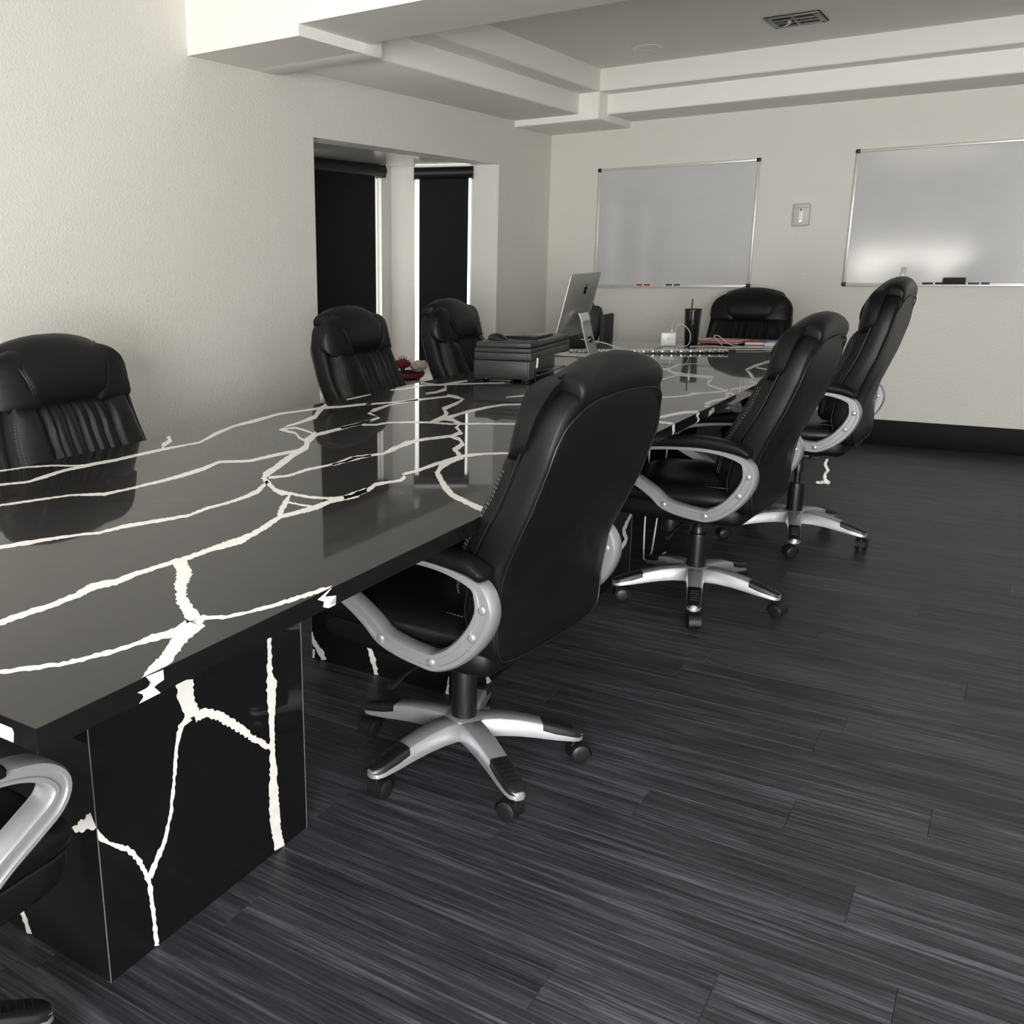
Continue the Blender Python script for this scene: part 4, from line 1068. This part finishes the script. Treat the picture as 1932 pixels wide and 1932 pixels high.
cabs = [[(-1.62, 5.86), (-1.50, 5.93), (-1.40, 5.90), (-1.28, 5.98), (-1.16, 5.97), (-1.05, 6.02)],
        [(-1.47, 5.99, .0), (-1.53, 6.03, .045), (-1.50, 6.01, .052), (-1.42, 5.95, .012), (-1.33, 5.90, .002), (-1.20, 5.93, .002), (-1.08, 5.96, .004)],
        [(-1.33, 5.73), (-1.22, 5.78), (-1.12, 5.88), (-1.06, 5.96)],
        [(-1.36, 5.86), (-1.26, 5.93), (-1.18, 5.90), (-1.10, 5.92), (-1.04, 5.98)]]
for i, c in enumerate(cabs):
    bm = bmesh.new(); tube(bm, catmull([(p[0], p[1], TZ+.0028+.0016*i+(p[2] if len(p) > 2 else 0)) for p in c], 6), .0026, 6)
    tag(obj('charging_cable', bm, M['cable_w']), ['white charging cable running along the laptop front', 'white charging cable with a raised kink before the laptop', 'white charging cable nearest the end of the silver bar', 'short white charging cable in the middle of the tangle'][i], 'cable', 'white cables before the laptop')
bm = bmesh.new(); tube(bm, catmull([(-2.13, 5.45, TZ+.06), (-2.05, 5.42, TZ+.055), (-1.98, 5.43, TZ+.045), (-1.92, 5.46, TZ+.02), (-1.86, 5.50, TZ+.0045), (-1.78, 5.62, TZ+.0036), (-1.76, 5.80, TZ+.0036)], 6), .003, 6)
tag(obj('extension_cable', bm, M['cable_w']), 'white power cord curving behind the computer stand', 'cable')
# cords hanging below the table by the far pedestal
for i, c in enumerate(([(-1.236, 3.985, .722), (-1.236, 3.985, .40), (-1.236, 3.99, .08), (-1.236, 4.04, .004), (-1.20, 4.20, .004)], [(-1.236, 4.26, .722), (-1.236, 4.22, .40), (-1.236, 4.12, .06), (-1.225, 4.07, .012), (-1.17, 4.16, .0045)])):
    bm = bmesh.new(); tube(bm, catmull(c, 6), .0035, 6); tag(obj('hanging_cord', bm, M['cable_w']), ['pale cord hanging straight below the table behind the second chair', 'pale cord hanging at a slant below the table behind the second chair'][i], 'cable')
# white tag tied under the raised chair
bm = bmesh.new()
tube(bm, catmull([(0, 0, .395), (.006, .004, .37), (-.006, .002, .345), (.004, -.004, .325), (0, 0, .30), (-.018, .006, .288)], 4), [.004, .006, .005, .007, .006, .007, .006, .006, .008, .007, .006, .007, .006, .007, .008, .007, .008, .010, .009, .010, .008], 7)
tube(bm, catmull([(-.020, 0, .288), (0, .006, .292), (.022, -.004, .284), (.036, 0, .286)], 4), [.004, .007, .009, .007, .008, .006, .009, .008, .007, .006, .007, .006, .004], 7)
o = obj('paper_tie', bm, M['paper'], chairs[2]); o.location = (-.13, .08, .015); tag(o, 'white twisted paper tie', kind='stuff')

# ---------------------------------------------------------------- things on the bay sill
t = thing('ornament_bowl', 'dark lacquer bowl with red lining on the bay sill', 'bowl', (-3.50, 5.80, SILL))
bm = bmesh.new(); lathe(bm, [(.06, 0), (.066, .004), (.09, .03), (.098, .055), (.094, .057), (.084, .034), (.05, .012)], 28); obj('bowl_body', bm, M['darkbowl'], t)
bm = bmesh.new(); lathe(bm, [(.088, .02), (.101, .045), (.1, .05)], 28, cap=False); obj('red_band', bm, M['burgundy'], t)
bm = bmesh.new(); rnd = random.Random(3)
bmesh.ops.create_icosphere(bm, subdivisions=3, radius=.05)
for v in bm.verts: v.co = Vector((v.co.x*1.15, v.co.y*1.15, v.co.z*.62))*(1+rnd.uniform(-.10, .10))
o = obj('flower_head', bm, M['burgundy']); o.location = (-3.525, 5.735, SILL+.115); tag(o, 'dark red spiky artificial flower on the bay sill', 'flower')
bm = bmesh.new()
for k in range(34):
    a = rnd.uniform(0, 6.28); el = rnd.uniform(.1, 1.4); d = Vector((math.cos(a)*math.cos(el), math.sin(a)*math.cos(el), math.sin(el)))
    tube(bm, [Vector((d.x*.05, d.y*.05, d.z*.028)), Vector((d.x*.078, d.y*.078, d.z*.06))], [.002, .0004], 4)
tag(obj('spines', bm, M['burgundy'], o), kind='stuff')
bm = bmesh.new(); lathe(bm, [(.03, -.10), (.012, -.06), (.02, -.02)], 12); obj('stem_base', bm, M['darkbowl'], o)
bm = bmesh.new(); bmesh.ops.create_icosphere(bm, subdivisions=4, radius=.06)
from mathutils import noise as mnoise
for v in bm.verts:
    n_ = mnoise.noise(v.co*28)*.35+mnoise.noise(v.co*60)*.15
    v.co = Vector((v.co.x*.95, v.co.y*1.15, v.co.z*.62))*(1+n_)
o = obj('crumpled_cloth', bm, M['cream'], None, 60); o.location = (-3.465, 5.862, SILL+.092); tag(o, 'crumpled cream cloth lying in the bowl on the bay sill', 'cloth')

# ---------------------------------------------------------------- dark things beyond the far left table corner
t = thing('side_cabinet', 'low black cabinet beyond the table behind the computer', 'cabinet', (-2.52, 6.58, 0))
bm = bmesh.new(); box(bm, (-.17, -.20, .03), (.17, .20, .655), .004); obj('cabinet_body', bm, M['plastic'], t)
bm = bmesh.new(); box(bm, (-.18, -.21, .655), (.18, .21, .675), .004); obj('cabinet_top', bm, M['plastic'], t)
for z in (.05, .26, .46):
    bm = bmesh.new(); box(bm, (-.16, -.212, z), (.16, -.198, z+.18), .003); d_ = obj('drawer', bm, M['plastic'], t)
    bm = bmesh.new(); box(bm, (-.05, -.226, z+.13), (.05, -.210, z+.14), .002); obj('handle', bm, M['alu_dark'], d_)
t = thing('backpack', 'slumped black backpack standing behind the computer screen', 'backpack', (-2.585, 6.56, .675), R(10))
prof = [(0, .10, .075), (.05, .122, .088), (.12, .122, .085), (.18, .112, .072), (.23, .095, .055), (.262, .075, .036), (.276, .05, .014)]
bm = bmesh.new(); rings = []
for z, w, d in prof: rings.append([(w*math.copysign(abs(math.cos(a))**.6, math.cos(a))+z*.28, d*math.copysign(abs(math.sin(a))**.7, math.sin(a)), z) for a in [2*math.pi*k/24 for k in range(24)]])
loft(bm, rings); obj('bag_body', bm, M['bagfab'], t, 60)
bm = bmesh.new(); rings = []
for z, w, d in ((.02, .07, .02), (.06, .08, .03), (.12, .075, .026), (.15, .06, .01)): rings.append([(w*math.cos(a)+z*.28, -.075-d*.6+d*math.sin(a)*.6, z) for a in [2*math.pi*k/16 for k in range(16)]])
loft(bm, rings); obj('front_pocket', bm, M['bagfab'], t, 60)
bm = bmesh.new(); box(bm, (.055, -.09, .05), (.075, -.082, .14), .003); obj('red_patch', bm, M['burgundy'], t)
bm = bmesh.new(); tube(bm, catmull([(.04, 0, .265), (.05, .0, .295), (.09, 0, .292), (.10, 0, .262)], 5), .005, 8); obj('carry_loop', bm, M['bagfab'], t)
t = thing('folder_case', 'upright thin black case beside the backpack', 'case', (-2.405, 6.62, .675), R(2))
bm = bmesh.new(); box(bm, (-.016, -.10, 0), (.016, .10, .218), .004); obj('case_body', bm, M['bagfab'], t)
bm = bmesh.new(); box(bm, (-.017, -.101, .10), (.017, .101, .104), .0005); obj('case_seam', bm, M['plastic'], t)
